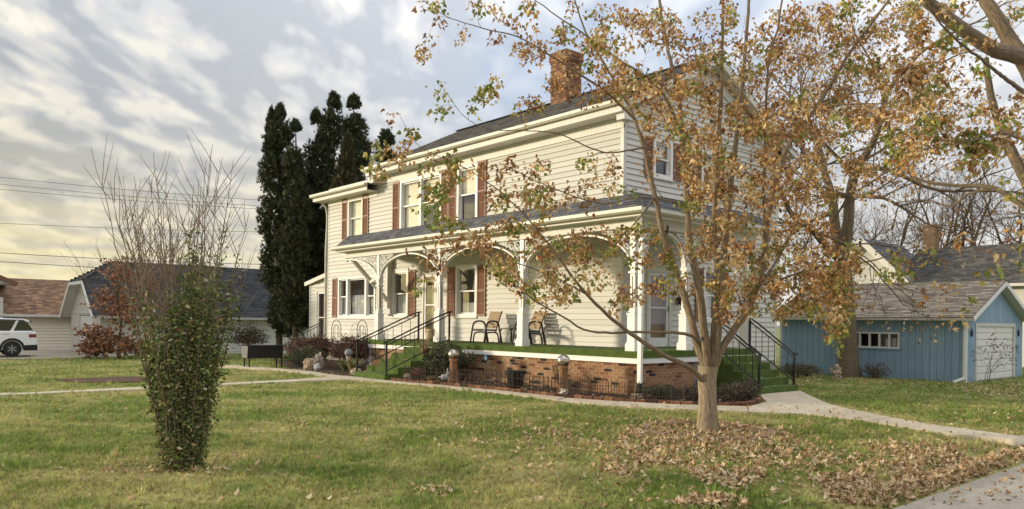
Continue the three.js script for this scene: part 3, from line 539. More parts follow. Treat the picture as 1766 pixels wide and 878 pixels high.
// ---------------------------------------------------------------- porch (parts of the house)
const POSTX = [-10.89, -7.55, -3.94, -0.27];
{
  part('porch_floor', [B(-11.3, 0, 0.85, FL, WZ + 0.03, 0), B(-2.17, 0, 0.85, FL, -4.7, WZ + 0.03)], M.carpet, house);
  part('porch_skirt', [B(-11.28, -0.015, 0.73, 0.849, -0.06, -0.015), B(-0.06, -0.015, 0.73, 0.849, -2.9, -0.06)], M.white, house);
  part('porch_skirt', B(-11.28, -11.2, 0.1, 0.849, WZ, -0.06), M.white, house);
  // brick base: mortar core and bricks laid in running bond
  part('porch_base', [B(-11.1, -0.11, 0, 0.73, -0.3, -0.115), B(-0.3, -0.11, 0, 0.73, -2.2, -0.3)], M.mortar, house);
  part('porch_base', B(-0.32, -0.10, 0, 0.73, -4.65, -2.2), M.block, house);
  { const BR = uvByMetres(new THREE.BoxGeometry(0.2, 0.061, 0.06)), HALF = uvByMetres(new THREE.BoxGeometry(0.094, 0.061, 0.06)), rb = mulberry(5), rest = []; let n = 0;
    for (let k = 0; k < 10; k++) for (const side of [0, 1]) {
      const L = side ? 2.08 : 10.9; let a = 0, first = k % 2;
      while (a < L - 0.05) {
        const half = first || a + 0.2 > L, w = half ? 0.094 : 0.2; first = 0;
        const dark = rb() < 0.085, q = dark ? 5 : rb() < 0.55 ? (a > 3.4 && !side ? 3 : 0) + (rb() < 0.3 ? 1 : 0) : [0, 1, 2, 4, 6][Math.floor(rb() * 5)];
        const y = 0.036 + k * 0.0725, j = 0.006 * rb(), m = M.bricks[Math.min(q, 6)], g = half ? HALF : BR;
        const show = side || a < 6.4, single = show && n < 300 && (side ? a < 1.9 : a < 4.6);
        const x = side ? -0.135 + j : -0.105 - a - w / 2, z = side ? -0.11 - a - w / 2 : -0.135 + j;
        if (single) { const b = part('brick', g, m, house); b.position.set(x, y, z); if (side) b.rotation.y = PI2; b.rotation.z = 0.01 * (rb() - 0.5); n++; }
        else { const c = g.clone(); if (side) c.rotateY(PI2); c.translate(x, y, z); (rest[q] ||= []).push(c); }
        a += w + 0.012;
      }
    }
    rest.forEach((l, q) => l && stuff(part('bricks', l, M.bricks[Math.min(q, 6)], house))); }
  // posts
  const post = (x, z) => {
    const p = part('porch_post', [B(-0.065, 0.065, 0.84, 2.72, -0.065, 0.065), B(-0.085, 0.085, 1.86, 1.96, -0.085, 0.085), B(-0.10, 0.10, 1.72, 1.76, -0.1, 0.1), B(-0.09, 0.09, 0.86, 0.93, -0.09, 0.09)], M.white, house); p.position.set(x, FL, z);
    part('plinth', [B(-0.105, 0.105, 0.19, 0.80, -0.105, 0.105), B(-0.12, 0.12, 0.80, 0.84, -0.12, 0.12)], M.white, p);
    part('plinth_base', [B(-0.135, 0.135, 0.0, 0.16, -0.135, 0.135), B(-0.12, 0.12, 0.16, 0.19, -0.12, 0.12)], M.white, p);
    part('groove', [B(-0.012, 0.012, 0.98, 1.66, 0.066, 0.069), B(0.066, 0.069, 0.98, 1.66, -0.012, 0.012)], M.brown, p);
  };
  POSTX.forEach((x) => post(x, -0.18)); post(-0.2, -1.95); post(-0.2, -4.5);
  // beams, ceiling, roof
  part('porch_beam', [B(-13.1, -0.09, 3.73, 3.92, -0.25, -0.09), B(-0.26, -0.1, 3.73, 3.92, -4.8, -0.25)], M.trim, house);
  part('porch_ceiling', [B(-13.1, -0.09, 3.9, 3.96, WZ + 0.03, -0.25), B(-2.16, -0.26, 3.9, 3.96, -4.8, WZ + 0.03)], M.ceiling, house);
  part('porch_soffit', [B(-13.1, 0.2, 3.921, 3.95, -0.25, 0.2), B(-0.26, 0.2, 3.921, 3.95, -4.9, -0.25)], M.soffit, house);
  part('porch_fascia', [B(-13.1, 0.21, 3.95, 4.06, 0.18, 0.21), B(0.18, 0.21, 3.95, 4.06, -4.9, 0.18)], M.trim, house);
  part('porch_roof', [B(-13.05, -0.25, 4.3, 4.42, WZ + 0.03, -0.25), B(-2.16, -0.25, 4.3, 4.42, -4.9, WZ + 0.03), B(-13.1, -13.05, 3.96, 4.42, WZ, -0.25)], M.deck, house);
  { const rp = mulberry(88), L = 13.48, r = Math.hypot(0.5, 0.42), up = V(0, 0.42, -0.5).normalize();
    const deckG = extr([[0, 4.0], [0.5, 4.42], [0.5, 4.3]], 13.0); deckG.rotateY(PI2); deckG.translate(-13.1, 0, 0.2); part('roof_deck', deckG, M.deck, house);
    const dg2 = extr([[0, 4.0], [0, 4.06], [0.5, 4.47], [0.5, 4.3]], 5.0); part('roof_deck', dg2.translate(0, 0, 0).rotateY(Math.PI).translate(0.2, 0, -0.3), M.deck, house);
    shingles(house, V(-13.14, 4.05, 0.26), V(1, 0, 0), up, r + 0.05, (t) => [0, L - 0.08 - 0.5 * t], GREY_TONES, rp, 0.115, 0.3);
    shingles(house, V(0.26, 4.05, 0.26), V(0, 0, -1), V(-0.5, 0.42, 0).normalize(), r + 0.05, (t) => [0.5 * t, 5.1], GREY_TONES, rp, 0.115, 0.3);
    part('ridge_cap', bar(V(0.26, 4.075, 0.26), V(-0.25, 4.49, -0.25), 0.16, 0.02), M.deck, house);
    part('flashing', [bar(V(-13.14, 4.475, -0.27), V(-0.24, 4.475, -0.27), 0.03, 0.05), bar(V(-0.26, 4.475, -0.25), V(-0.26, 4.475, -4.85), 0.03, 0.05)], M.blackMatt, house); }
  const gut = (len) => { const p = [[0, 0], [0, 0.1], [-0.07, 0.1], [-0.105, 0.045], [-0.12, 0.045], [-0.12, 0.115], [-0.145, 0.115], [-0.145, 0.04], [-0.1, 0]]; const g = extr(p, len); return g; };
  { const g = gut(13.55); g.rotateY(PI2); g.translate(-13.2, 3.975, 0.215); part('porch_gutter', uvByMetres(g), M.gutter, house);
    const h = gut(5.05); h.scale(-1, 1, 1); h.index ? 0 : 0; h.translate(0.215, 3.975, -4.9); const q = h.toNonIndexed ? h : h; q.computeVertexNormals(); part('porch_gutter', uvByMetres(q), M.gutter, house);
    part('trim_moulding', [B(-13.1, 0.16, 3.955, 4.0, 0.211, 0.214)], M.trim, house); }
  // arches with pendants and scroll-sawn brackets between the posts
  const arc = (x0, x1, z, turn, parent) => {
    const m = (x0 + x1) / 2, a = (x1 - x0) / 2, yb = 2.95, b = 0.76, t = 0.05, n = 26, o = [], i = [];
    for (let k = 0; k <= n; k++) { const u = Math.PI * k / n; o.push([m - a * Math.cos(u), yb + b * Math.sin(u)]); i.unshift([m - (a - t) * Math.cos(u), yb - 0.004 + (b - t) * Math.sin(u)]); }
    const g = extr([...o, ...i], 0.11); g.translate(0, 0, -0.055); const h = part('porch_arch', g, M.white, parent); h.rotation.y = turn;
    const o2 = o.map(([x, y]) => [m + (x - m) * 1.0, y + 0.002]), i2 = o.map(([x, y]) => [m + (x - m) * (1 - 0.014 / a), yb + (y - yb) * (1 - 0.014 / b)]).reverse();
    part('edge_line', extr([...o2, ...i2], 0.006).translate(0, 0, 0.056), M.brown, h);
    part('pendant', [B(m - 0.035, m + 0.035, 3.66, 3.84, -0.06, 0.10), lathe([[0, -0.09], [0.02, -0.07], [0.03, 0], [0.012, 0.02]], 8).translate(m, 3.65, 0.03)], M.brown, h);
    for (const s of [-1, 1]) { fret(h, s < 0 ? x0 : x1, s, a, m, yb, b); }
    return h;
  };
  const fret = (h, xp, s, a, m, yb, b) => { // scrolls that fill the corner above the arch
    const g = [], top = 3.715, low = (d) => yb + b * Math.sqrt(Math.max(0, 1 - ((a - d) / a) ** 2)) + 0.012, ring = (cx, cy, r, th) => { const t = new THREE.TorusGeometry(r, th, 5, 14); t.scale(1, 1, 1.5); t.translate(xp - s * cx, cy, 0); return t; };
    let d = 0.02;
    for (let k = 0; k < 9; k++) {
      const room = top - low(d + 0.14), r = clamp(room / 2 - 0.008, 0.03, 0.115); if (room < 0.07) break;
      const rows = Math.max(1, Math.round(room / (2 * r + 0.015)));
      for (let q = 0; q < rows; q++) { const cy = top - r - q * (2 * r + 0.008); if (cy - r < low(d + r) - 0.06) continue; g.push(ring(d + r, cy, r - 0.01, 0.02)); if (r > 0.05) g.push(ring(d + r + r * 0.18, cy - r * 0.22, r * 0.42, 0.018), ring(d + r * 2, cy + r * 0.95, r * 0.3, 0.016)); }
      d += 2 * r - 0.004;
    }
    g.push(B(xp - s * 0.02, xp - s * 0.045, yb + 0.06, top, -0.02, 0.02).toNonIndexed());
    part('fretwork', g, M.white, h);
  };
  for (let k = 0; k < 3; k++) arc(POSTX[k] + 0.07, POSTX[k + 1] - 0.07, 0, 0, house).position.z = -0.17;
  { const h = arc(2.03 - 1.95 + 0.26, 1.88, 0, PI2, house); h.position.x = -0.18; const h2 = arc(2.02, 4.43, 0, PI2, house); h2.position.x = -0.18; }
  { // half arch left of the first post, held by braces from the wall
    const x1 = POSTX[0] - 0.07, L = 2.05, o = [], i = []; for (let k = 0; k <= 16; k++) { const u = PI2 * k / 16; o.push([x1 - L + L * Math.cos(u), 2.95 + 0.76 * Math.sin(u)]); i.unshift([x1 - L + (L - 0.05) * Math.cos(u), 2.95 + 0.71 * Math.sin(u)]); }
    const h = part('porch_arch', extr([...o, ...i], 0.11).translate(0, 0, -0.225), M.white, house); const hold = part('fret_bar', B(x1 - L, x1 - L + 0.04, 3.62, 3.74, -0.23, -0.11), M.white, h);
    fretHalf(h, x1, L);
    part('knee_brace', [bar(V(-12.75, 3.68, -0.25), V(-12.95, 2.25, -1.86), 0.10, 0.12), bar(V(-12.9, 2.95, -1.05), V(-11.0, 3.0, -0.2), 0.08, 0.10)], M.soffit, house);
    part('wall_bracket', [B(-13.02, -12.92, 2.05, 3.9, WZ + 0.03, -1.75), B(-13.02, -12.92, 1.85, 2.05, WZ + 0.03, -1.86), B(-13.0, -12.94, 1.78, 1.85, WZ + 0.03, -1.8)], M.trim, house); }
  function fretHalf(h, x1, L) { const g = []; for (let k = 0, d = 0.02; k < 7; k++) { const y0 = 2.95 + 0.76 * Math.sqrt(Math.max(0, 1 - ((L - d - 0.12) / L) ** 2)), room = 3.715 - y0; if (room < 0.05) break; const r = clamp(room / 2 - 0.008, 0.03, 0.115), rows = Math.max(1, Math.round(room / (2 * r + 0.015))); for (let q = 0; q < rows; q++) { const cy = 3.715 - r - q * (2 * r + 0.008); if (cy - r < y0 - 0.08) continue; const t = new THREE.TorusGeometry(r - 0.01, 0.02, 5, 16); t.translate(x1 - d - r, cy, -0.17); g.push(t); if (r > 0.05) { const t2 = new THREE.TorusGeometry(r * 0.42, 0.018, 5, 12); t2.translate(x1 - d - r, cy, -0.17); g.push(t2); } } d += 2 * r - 0.004; } part('fretwork', g, M.white, h); }
  // downspout at the porch corner, with its black boot
  part('downspout', [bar(V(0.12, 3.98, 0.12), V(0.07, 3.6, 0.02), 0.075, 0.10), B(0.02, 0.12, 0.3, 3.62, -0.03, 0.045)], M.white, house);
  part('downspout_boot', [pipe([V(0.07, 0.32, 0.01), V(0.07, 0.2, 0.02), V(0.09, 0.12, 0.08), V(0.12, 0.07, 0.2)], 0.062, 8, 12)], M.blackMatt, house);
  part('outlet', rod(V(0.12, 0.07, 0.18), V(0.14, 0.05, 0.26), 0.05, 8), M.white, house);
}

// ---------------------------------------------------------------- steps and handrails
function steps(label, pos, turn, w, n, rise, tread) {        // local: top at z = 0, going down along +z, centred on x
  const t = thing('porch_steps', label, 'steps', pos, turn);
  for (let k = 0; k < n; k++) part('step', B(-w / 2, w / 2, 0, rise * (n - k), tread * k, tread * (k + 1) - 0.001), M.carpet, t);
  return t;
}
steps('green carpeted front steps between black handrails', [-7.75, 0, 0.002], 0, 1.62, 5, 0.168, 0.41);
steps('green carpeted side steps leading down to the concrete walk', [0.002, 0, -3.7], PI2, 1.65, 5, 0.168, 0.25);
function handrail(label, pos, turn, len, drop, h, group, mid = true) { // from the top post at z = 0 to the bottom post at z = len
  const t = thing('handrail', label, 'handrail', pos, turn, group);
  const a = V(0, h, 0), b = V(0, h - drop, len);
  part('post', B(-0.022, 0.022, 0, h, -0.022, 0.022), M.blackMatt, t); part('post', B(-0.022, 0.022, -drop, h - drop, len - 0.022, len + 0.022), M.blackMatt, t);
  part('top_rail', pipe([V(0, h, -0.1), a, b, V(0, h - drop - 0.03, len + 0.1)], 0.021, 6, 30), M.blackMatt, t);
  part('rail', bar(V(0, h - 0.09, 0), V(0, h - 0.09 - drop, len), 0.022, 0.027), M.blackMatt, t);
  part('rail', bar(V(0, 0.1, 0), V(0, 0.1 - drop, len), 0.02, 0.025), M.black, t);
  for (let k = 1; k < 7; k++) { const f = k / 7; part('baluster', rod(V(0, 0.1 - drop * f, len * f), V(0, h - 0.09 - drop * f, len * f), 0.009, 5), M.blackMatt, t); }
  return t;
}
handrail('black iron handrail on the brick bed side of the front steps', [-6.98, FL, -0.1], 0, 2.08, 0.84, 0.88);
handrail('black iron handrail on the shrub side of the front steps', [-8.52, FL, -0.1], 0, 2.08, 0.84, 0.88);
handrail('black iron handrail of the side steps, nearest the brick base', [-0.05, FL, -2.92], PI2, 1.22, 0.84, 0.78);
handrail('black iron handrail of the side steps, nearest the blue garage', [-0.05, FL, -4.48], PI2, 1.22, 0.84, 0.78);
handrail('black iron handrail outside the lean-to door', [-18.05, 0.5, -1.85], -PI2, 2.1, 0.5, 1.0);

// ---------------------------------------------------------------- leaves, shrubs and trees
function leafShape(outline, curl, fold, twist = 0) {          // a fan of faces, bent along and across
  const c = V(0, 0.45, 0), pts = outline.map(([x, y]) => V(x, y, 0)), bend = (v) => V(v.x * (1 - 0.3 * fold * Math.abs(v.x)), v.y, curl * (v.y - 0.3) ** 2 - fold * Math.abs(v.x) + twist * v.x * v.y);
  const pos = [bend(c), ...pts.map(bend)], p = [], idx = []; for (const v of pos) p.push(v.x, v.y, v.z);
  for (let i = 1; i < pos.length; i++) idx.push(0, i, i === pos.length - 1 ? 1 : i + 1);
  const g = new THREE.BufferGeometry(); g.setAttribute('position', new THREE.Float32BufferAttribute(p, 3)); g.setIndex(idx); g.computeVertexNormals(); return g;
}
const lobed = [[0, 0], [0.2, 0.06], [0.42, 0.12], [0.3, 0.3], [0.52, 0.5], [0.25, 0.52], [0.2, 0.72], [0, 1], [-0.2, 0.72], [-0.25, 0.52], [-0.52, 0.5], [-0.3, 0.3], [-0.42, 0.12], [-0.2, 0.06]];
const oval = [[0, 0], [0.24, 0.3], [0.22, 0.65], [0, 1], [-0.22, 0.65], [-0.24, 0.3]];
const MAPLE = [leafShape(lobed, 0.5, 0.5, 0.2), leafShape(lobed, -0.7, 0.8, -0.3), leafShape(lobed, 0.9, -0.4, 0.4), leafShape(lobed, -0.4, 1.1, 0.1), leafShape(lobed, 1.2, 0.9, -0.5)];
const DRY = MAPLE.map((g, i) => g.clone().scale([0.6, 0.5, 0.72, 0.45, 0.62][i], 1, [1, 1.2, 1, 1.3, 1][i]));
const OVAL = [leafShape(oval, 0.3, 0.4), leafShape(oval, -0.4, 0.6, 0.3)];
const SPRAY = (() => { const s = []; for (const [a, l] of [[0, 1], [0.6, 0.75], [-0.6, 0.75], [1.15, 0.5], [-1.15, 0.5]]) { const g = leafShape([[0, 0], [0.12, 0.4], [0, 1], [-0.12, 0.4]], 0.3, 0.2); g.scale(l, l, l); g.rotateZ(a); s.push(g); } return join(s); })();
const rl = mulberry(4242), gauss = (r) => (r() + r() + r() - 1.5) * 1.15;
const randDir = (r) => { const z = 2 * r() - 1, a = 2 * Math.PI * r(), q = Math.sqrt(1 - z * z); return V(q * Math.cos(a), z, q * Math.sin(a)); };
const vary = (c, r, k = 0.25) => { const f = 1 + k * (2 * r() - 1), h = 1 + 0.12 * (2 * r() - 1); return [c[0] * f * h, c[1] * f, c[2] * f / h]; };
function hangingLeaf(r, droop = 1) { const d = randDir(r); d.y = d.y * 0.5 - 0.75 * droop; return quatTo(d.normalize(), 2 * Math.PI * r()); }

// a leafy shrub: stems from the base and leaves through a rounded crown
function shrub(name, label, p, rx, h, tones, o = {}) {
  const r = mulberry(o.seed || 3), t = thing(name, label, 'shrub', p, 0, o.group), s = new Soup(), st = [];
  const n = o.leaves || 700, size = o.size || 0.05, shape = o.shape || OVAL, tips = [];
  for (let k = 0; k < (o.stems || 14); k++) {
    const a = 2 * Math.PI * r(), q = Math.sqrt(r()), tip = V(Math.cos(a) * q * rx * 0.85, h * (0.55 + 0.45 * r()) * (1 - 0.35 * q * q), Math.sin(a) * q * rx * 0.85);
    const pts = [V(tip.x * 0.12, 0, tip.z * 0.12), V(tip.x * 0.45, tip.y * 0.45, tip.z * 0.45), V(tip.x * 0.8, tip.y * 0.8, tip.z * 0.8), tip]; tips.push(pts);
    st.push(limb(pts, [0.012, 0.009, 0.006, 0.003], 4));
  }
  part('stems', st, M.twig, t);
  for (let k = 0; k < n; k++) {
    let pos;
    if (o.along) { const c = tips[Math.floor(r() * tips.length)], f = 0.25 + 0.75 * r(), i = Math.min(2, Math.floor(f * 3)); pos = c[i].clone().lerp(c[i + 1], f * 3 - i).addScaledVector(randDir(r), 0.06 + 0.05 * r()); }
    else { const d = randDir(r), q = Math.pow(r(), 0.4); d.y = Math.abs(d.y) * (r() < 0.75 ? 1 : -0.3); const lump = 0.8 + 0.3 * n3(d.x * 1.8 + 3 * p.x, d.y * 1.8, d.z * 1.8); pos = V(d.x * rx * q * lump, h * 0.42 + d.y * h * 0.58 * q * lump, d.z * rx * q * lump); }
    if (pos.y < 0.02) pos.y = 0.02 + 0.1 * r();
    const tone = tones[Math.floor(r() * tones.length)];
    s.add(shape[k % shape.length], placeM(pos, quatTo(randDir(r).add(V(0, 0.2, 0)).normalize(), 6 * r()), size * (0.7 + 0.6 * r())), vary(tone, r));
  }
  stuff(part('foliage', s.geo(), M.leafVC, t));
  return t;
}
// a bare or thinly leaved tree grown by forking
function forkTree(t, start, dir, len, rad, depth, o, out, tips, r) {
  const n = 4, pts = [start.clone()], radii = [rad]; let d = dir.clone(), p = start.clone();
  const end = rad * (o.taper || 0.68);
  for (let k = 1; k <= n; k++) {
    d.add(randDir(r).multiplyScalar(o.wiggle || 0.16)); d.y += o.lift ?? 0.03; d.normalize();
    p = p.clone().addScaledVector(d, len / n); pts.push(p); radii.push(mix(rad, end, k / n));
  }
  (rad > 0.03 ? out.big : out.fine).push(limb(pts, radii, rad > 0.05 ? 7 : rad > 0.015 ? 4 : 3));
  if (depth <= 0) { tips.push([p, d]); return; }
  const kids = o.kids ? o.kids(depth, r) : 2 + (r() < 0.5 ? 1 : 0);
  for (let k = 0; k < kids; k++) {
    const f = k === 0 ? n : Math.max(1, Math.round(n * (0.35 + 0.6 * r()))), side = randDir(r); side.addScaledVector(d, -side.dot(d)).normalize();
    const ang = k === 0 ? 0.22 * r() + 0.08 : 0.45 + 0.5 * r(), nd = d.clone().multiplyScalar(Math.cos(ang)).addScaledVector(side, Math.sin(ang)).normalize();
    forkTree(t, pts[f], nd, len * (0.68 + 0.22 * r()), k === 0 ? end : Math.min(end, radii[f] * (0.5 + 0.2 * r())), depth - 1, o, out, tips, r);
  }
}

// ---------------------------------------------------------------- the maple in front of the porch
const LEAF_TONES = [[0.37, 0.19, 0.062], [0.47, 0.265, 0.092], [0.56, 0.375, 0.16], [0.26, 0.115, 0.045], [0.64, 0.49, 0.26], [0.43, 0.235, 0.07], [0.42, 0.34, 0.09], [0.22, 0.26, 0.05]];
const LEAF_MATS = LEAF_TONES.map((c) => mat(c[0], c[1], c[2], 0.8, { phys: true, transmission: 0.14, thickness: 0 }));
// limbs: [ [pixel x, pixel y, metres nearer(-) or farther(+) than the trunk], ... ], start radius, end radius
function broadTree(name, label, p, D, trunk, limbs, zones, o) {
  const t = thing(name, label, 'tree', p, 0), r = mulberry(o.seed), local = (a) => W(a[0], a[1], D + (a[2] || 0)).sub(t.position);
  const nodes = [];                                   // points new twigs can spring from: [position, radius, tangent, pixel]
  const wood = (pts, r0, r1, nm, sides, m, step = 0.12) => {
    const c = new THREE.CatmullRomCurve3(pts, false, 'centripetal'), n = Math.max(3, Math.round(c.getLength() / step)), q = c.getSpacedPoints(n), rr = q.map((_, i) => mix(r0, r1, Math.pow(i / n, 0.8)));
    for (let i = 2; i < q.length - 1; i++) { q[i].x += 0.006 * gauss(r); q[i].y += 0.006 * gauss(r); q[i].z += 0.006 * gauss(r); }
    q.forEach((v, i) => nodes.push([v, rr[i], (q[i + 1] || v).clone().sub(q[i - 1] || v).normalize()]));
    return part(nm, limb(q, rr, sides), m, t);
  };
  if (trunk) { const q = trunk.map(([x, y, z, rad]) => [V(x, y, z), rad]); const n = 26, c = new THREE.CatmullRomCurve3(q.map((a) => a[0])), pts = c.getPoints(n), rr = pts.map((_, i) => { const f = i / n * (q.length - 1), k = Math.min(q.length - 2, Math.floor(f)); return mix(q[k][1], q[k + 1][1], f - k) * (1 + 0.03 * n3(i * 0.4, o.seed, 1)); }); part('trunk', limb(pts, rr, 16), o.bark, t); }
  for (const [pts, r0, r1] of limbs) wood(pts.map(local), r0 * (o.slim || 1), r1 * (o.slim || 1), 'limb', 9, o.shadedLimbBark || o.bark);
  const limbNodes = nodes.length, lpx = nodes.map((n) => toPixel(n[0].clone().add(t.position)));
  // aims for twigs: places in the crown, each at the depth of the limb it hangs on
  const aims = [];
  for (const [shape, count, spread, green] of zones) {
    const xs = shape.map((q) => q[0]), ys = shape.map((q) => q[1]); let made = 0, tries = 0;
    while (made < count && tries++ < count * 60) {
      const x = mix(Math.min(...xs), Math.max(...xs), r()), y = mix(Math.min(...ys), Math.max(...ys), r()); if (!inside(shape, x, y)) continue;
      if (0.5 + 0.9 * n2(x * 0.022 + o.seed, y * 0.022) < r() * 0.9) continue;                     // clumps and gaps
      let best = 1e9, bd = D; for (let i = 0; i < limbNodes; i += 2) { const q = lpx[i], e = (q[0] - x) ** 2 + (q[1] - y) ** 2; if (e < best) { best = e; bd = q[2]; } }
      aims.push([W(x, y, Math.max(D - 3.2, bd + spread * gauss(r) * 1.3)).sub(t.position), green]); made++;
    }
  }
  const left = aims.map((a) => { let b = 1e9; for (let i = 0; i < limbNodes; i += 2) b = Math.min(b, nodes[i][0].distanceToSquared(a[0])); return [a, b]; }).sort((a, b) => a[1] - b[1]);
  const twigs = [], soup = new Soup(), leaves = [];
  for (const [[aim, green]] of left) {
    let best = null, bs = 1e9;
    for (const n of nodes) { const dx = aim.x - n[0].x, dy = aim.y - n[0].y, dz = aim.z - n[0].z, e = Math.sqrt(dx * dx + dy * dy + dz * dz); const along = (dx * n[2].x + dy * n[2].y + dz * n[2].z) / (e + 1e-6); const s = e * (1.35 - 0.45 * along) + (dy < 0 ? -0.3 * dy : 0); if (s < bs) { bs = s; best = n; } }
    const a = best[0], dist = a.distanceTo(aim), mid = a.clone().addScaledVector(best[2], dist * 0.35).lerp(aim, 0.35).add(V(0, 0.10 * dist, 0)), r0 = Math.min(best[1] * 0.6, 0.004 + 0.008 * dist), n = Math.max(3, Math.round(dist / 0.12));
    const q = new THREE.QuadraticBezierCurve3(a, mid, aim).getPoints(n); q.forEach((v, i) => { if (i > 0 && i < n) v.add(randDir(r).multiplyScalar(0.012)); });
    twigs.push(limb(q, q.map((_, i) => mix(r0, 0.0022, i / n)), 4));
    q.forEach((v, i) => { if (i) nodes.push([v, mix(r0, 0.0022, i / n), (q[i + 1] || v).clone().sub(q[i - 1]).normalize()]); });
    // the leaves hang in a loose bunch on the last part of the twig
    const kind = r(), pal = green && r() < green ? [7, 6, 7] : kind < 0.45 ? [0, 1, 5, 3, 2] : kind < 0.82 ? [1, 2, 4, 5, 4] : kind < 0.93 ? [3, 0, 1] : [6, 2, 7];
    const m = Math.round((o.bunch || 12) * (0.55 + 0.9 * r()));
    for (let k = 0; k < m; k++) {
      const f = 1 - 0.75 * r() * r() * Math.min(1, 0.5 / dist), at = new THREE.QuadraticBezierCurve3(a, mid, aim).getPoint(clamp(f)), off = randDir(r).multiplyScalar(0.05 + 0.10 * r()); off.y -= 0.05;
      leaves.push([at.add(off), hangingLeaf(r), (o.leaf || 0.085) * (0.65 + 0.65 * r()), pal[Math.floor(r() * pal.length)], Math.floor(r() * 5)]);
    }
  }
  part('twigs', join(twigs), o.twig || M.twig, t).userData.kind = 'stuff';
  const sizeOf = (l) => { const q = toPixel(l[0].clone().add(t.position)); return q[0] > -20 && q[0] < 1786 && q[1] > -10 ? l[2] / q[2] : 0; };
  leaves.sort((a, b) => sizeOf(b) - sizeOf(a));
  leaves.forEach(([pos, q, s, c, k], i) => {
    if (i < (o.single ?? 300)) { const m = part('leaf', (c > 5 ? MAPLE : DRY)[k], LEAF_MATS[c], t); m.position.copy(pos); m.quaternion.copy(q); m.scale.setScalar(s); }
    else soup.add((c > 5 ? MAPLE : DRY)[k], placeM(pos, q, s), vary(LEAF_TONES[c], r, 0.32));
  });
  stuff(part('foliage', soup.geo(), M.leafVC, t));
  console.log(name, 'leaves', leaves.length, 'twigs', twigs.length);
  return t;
}
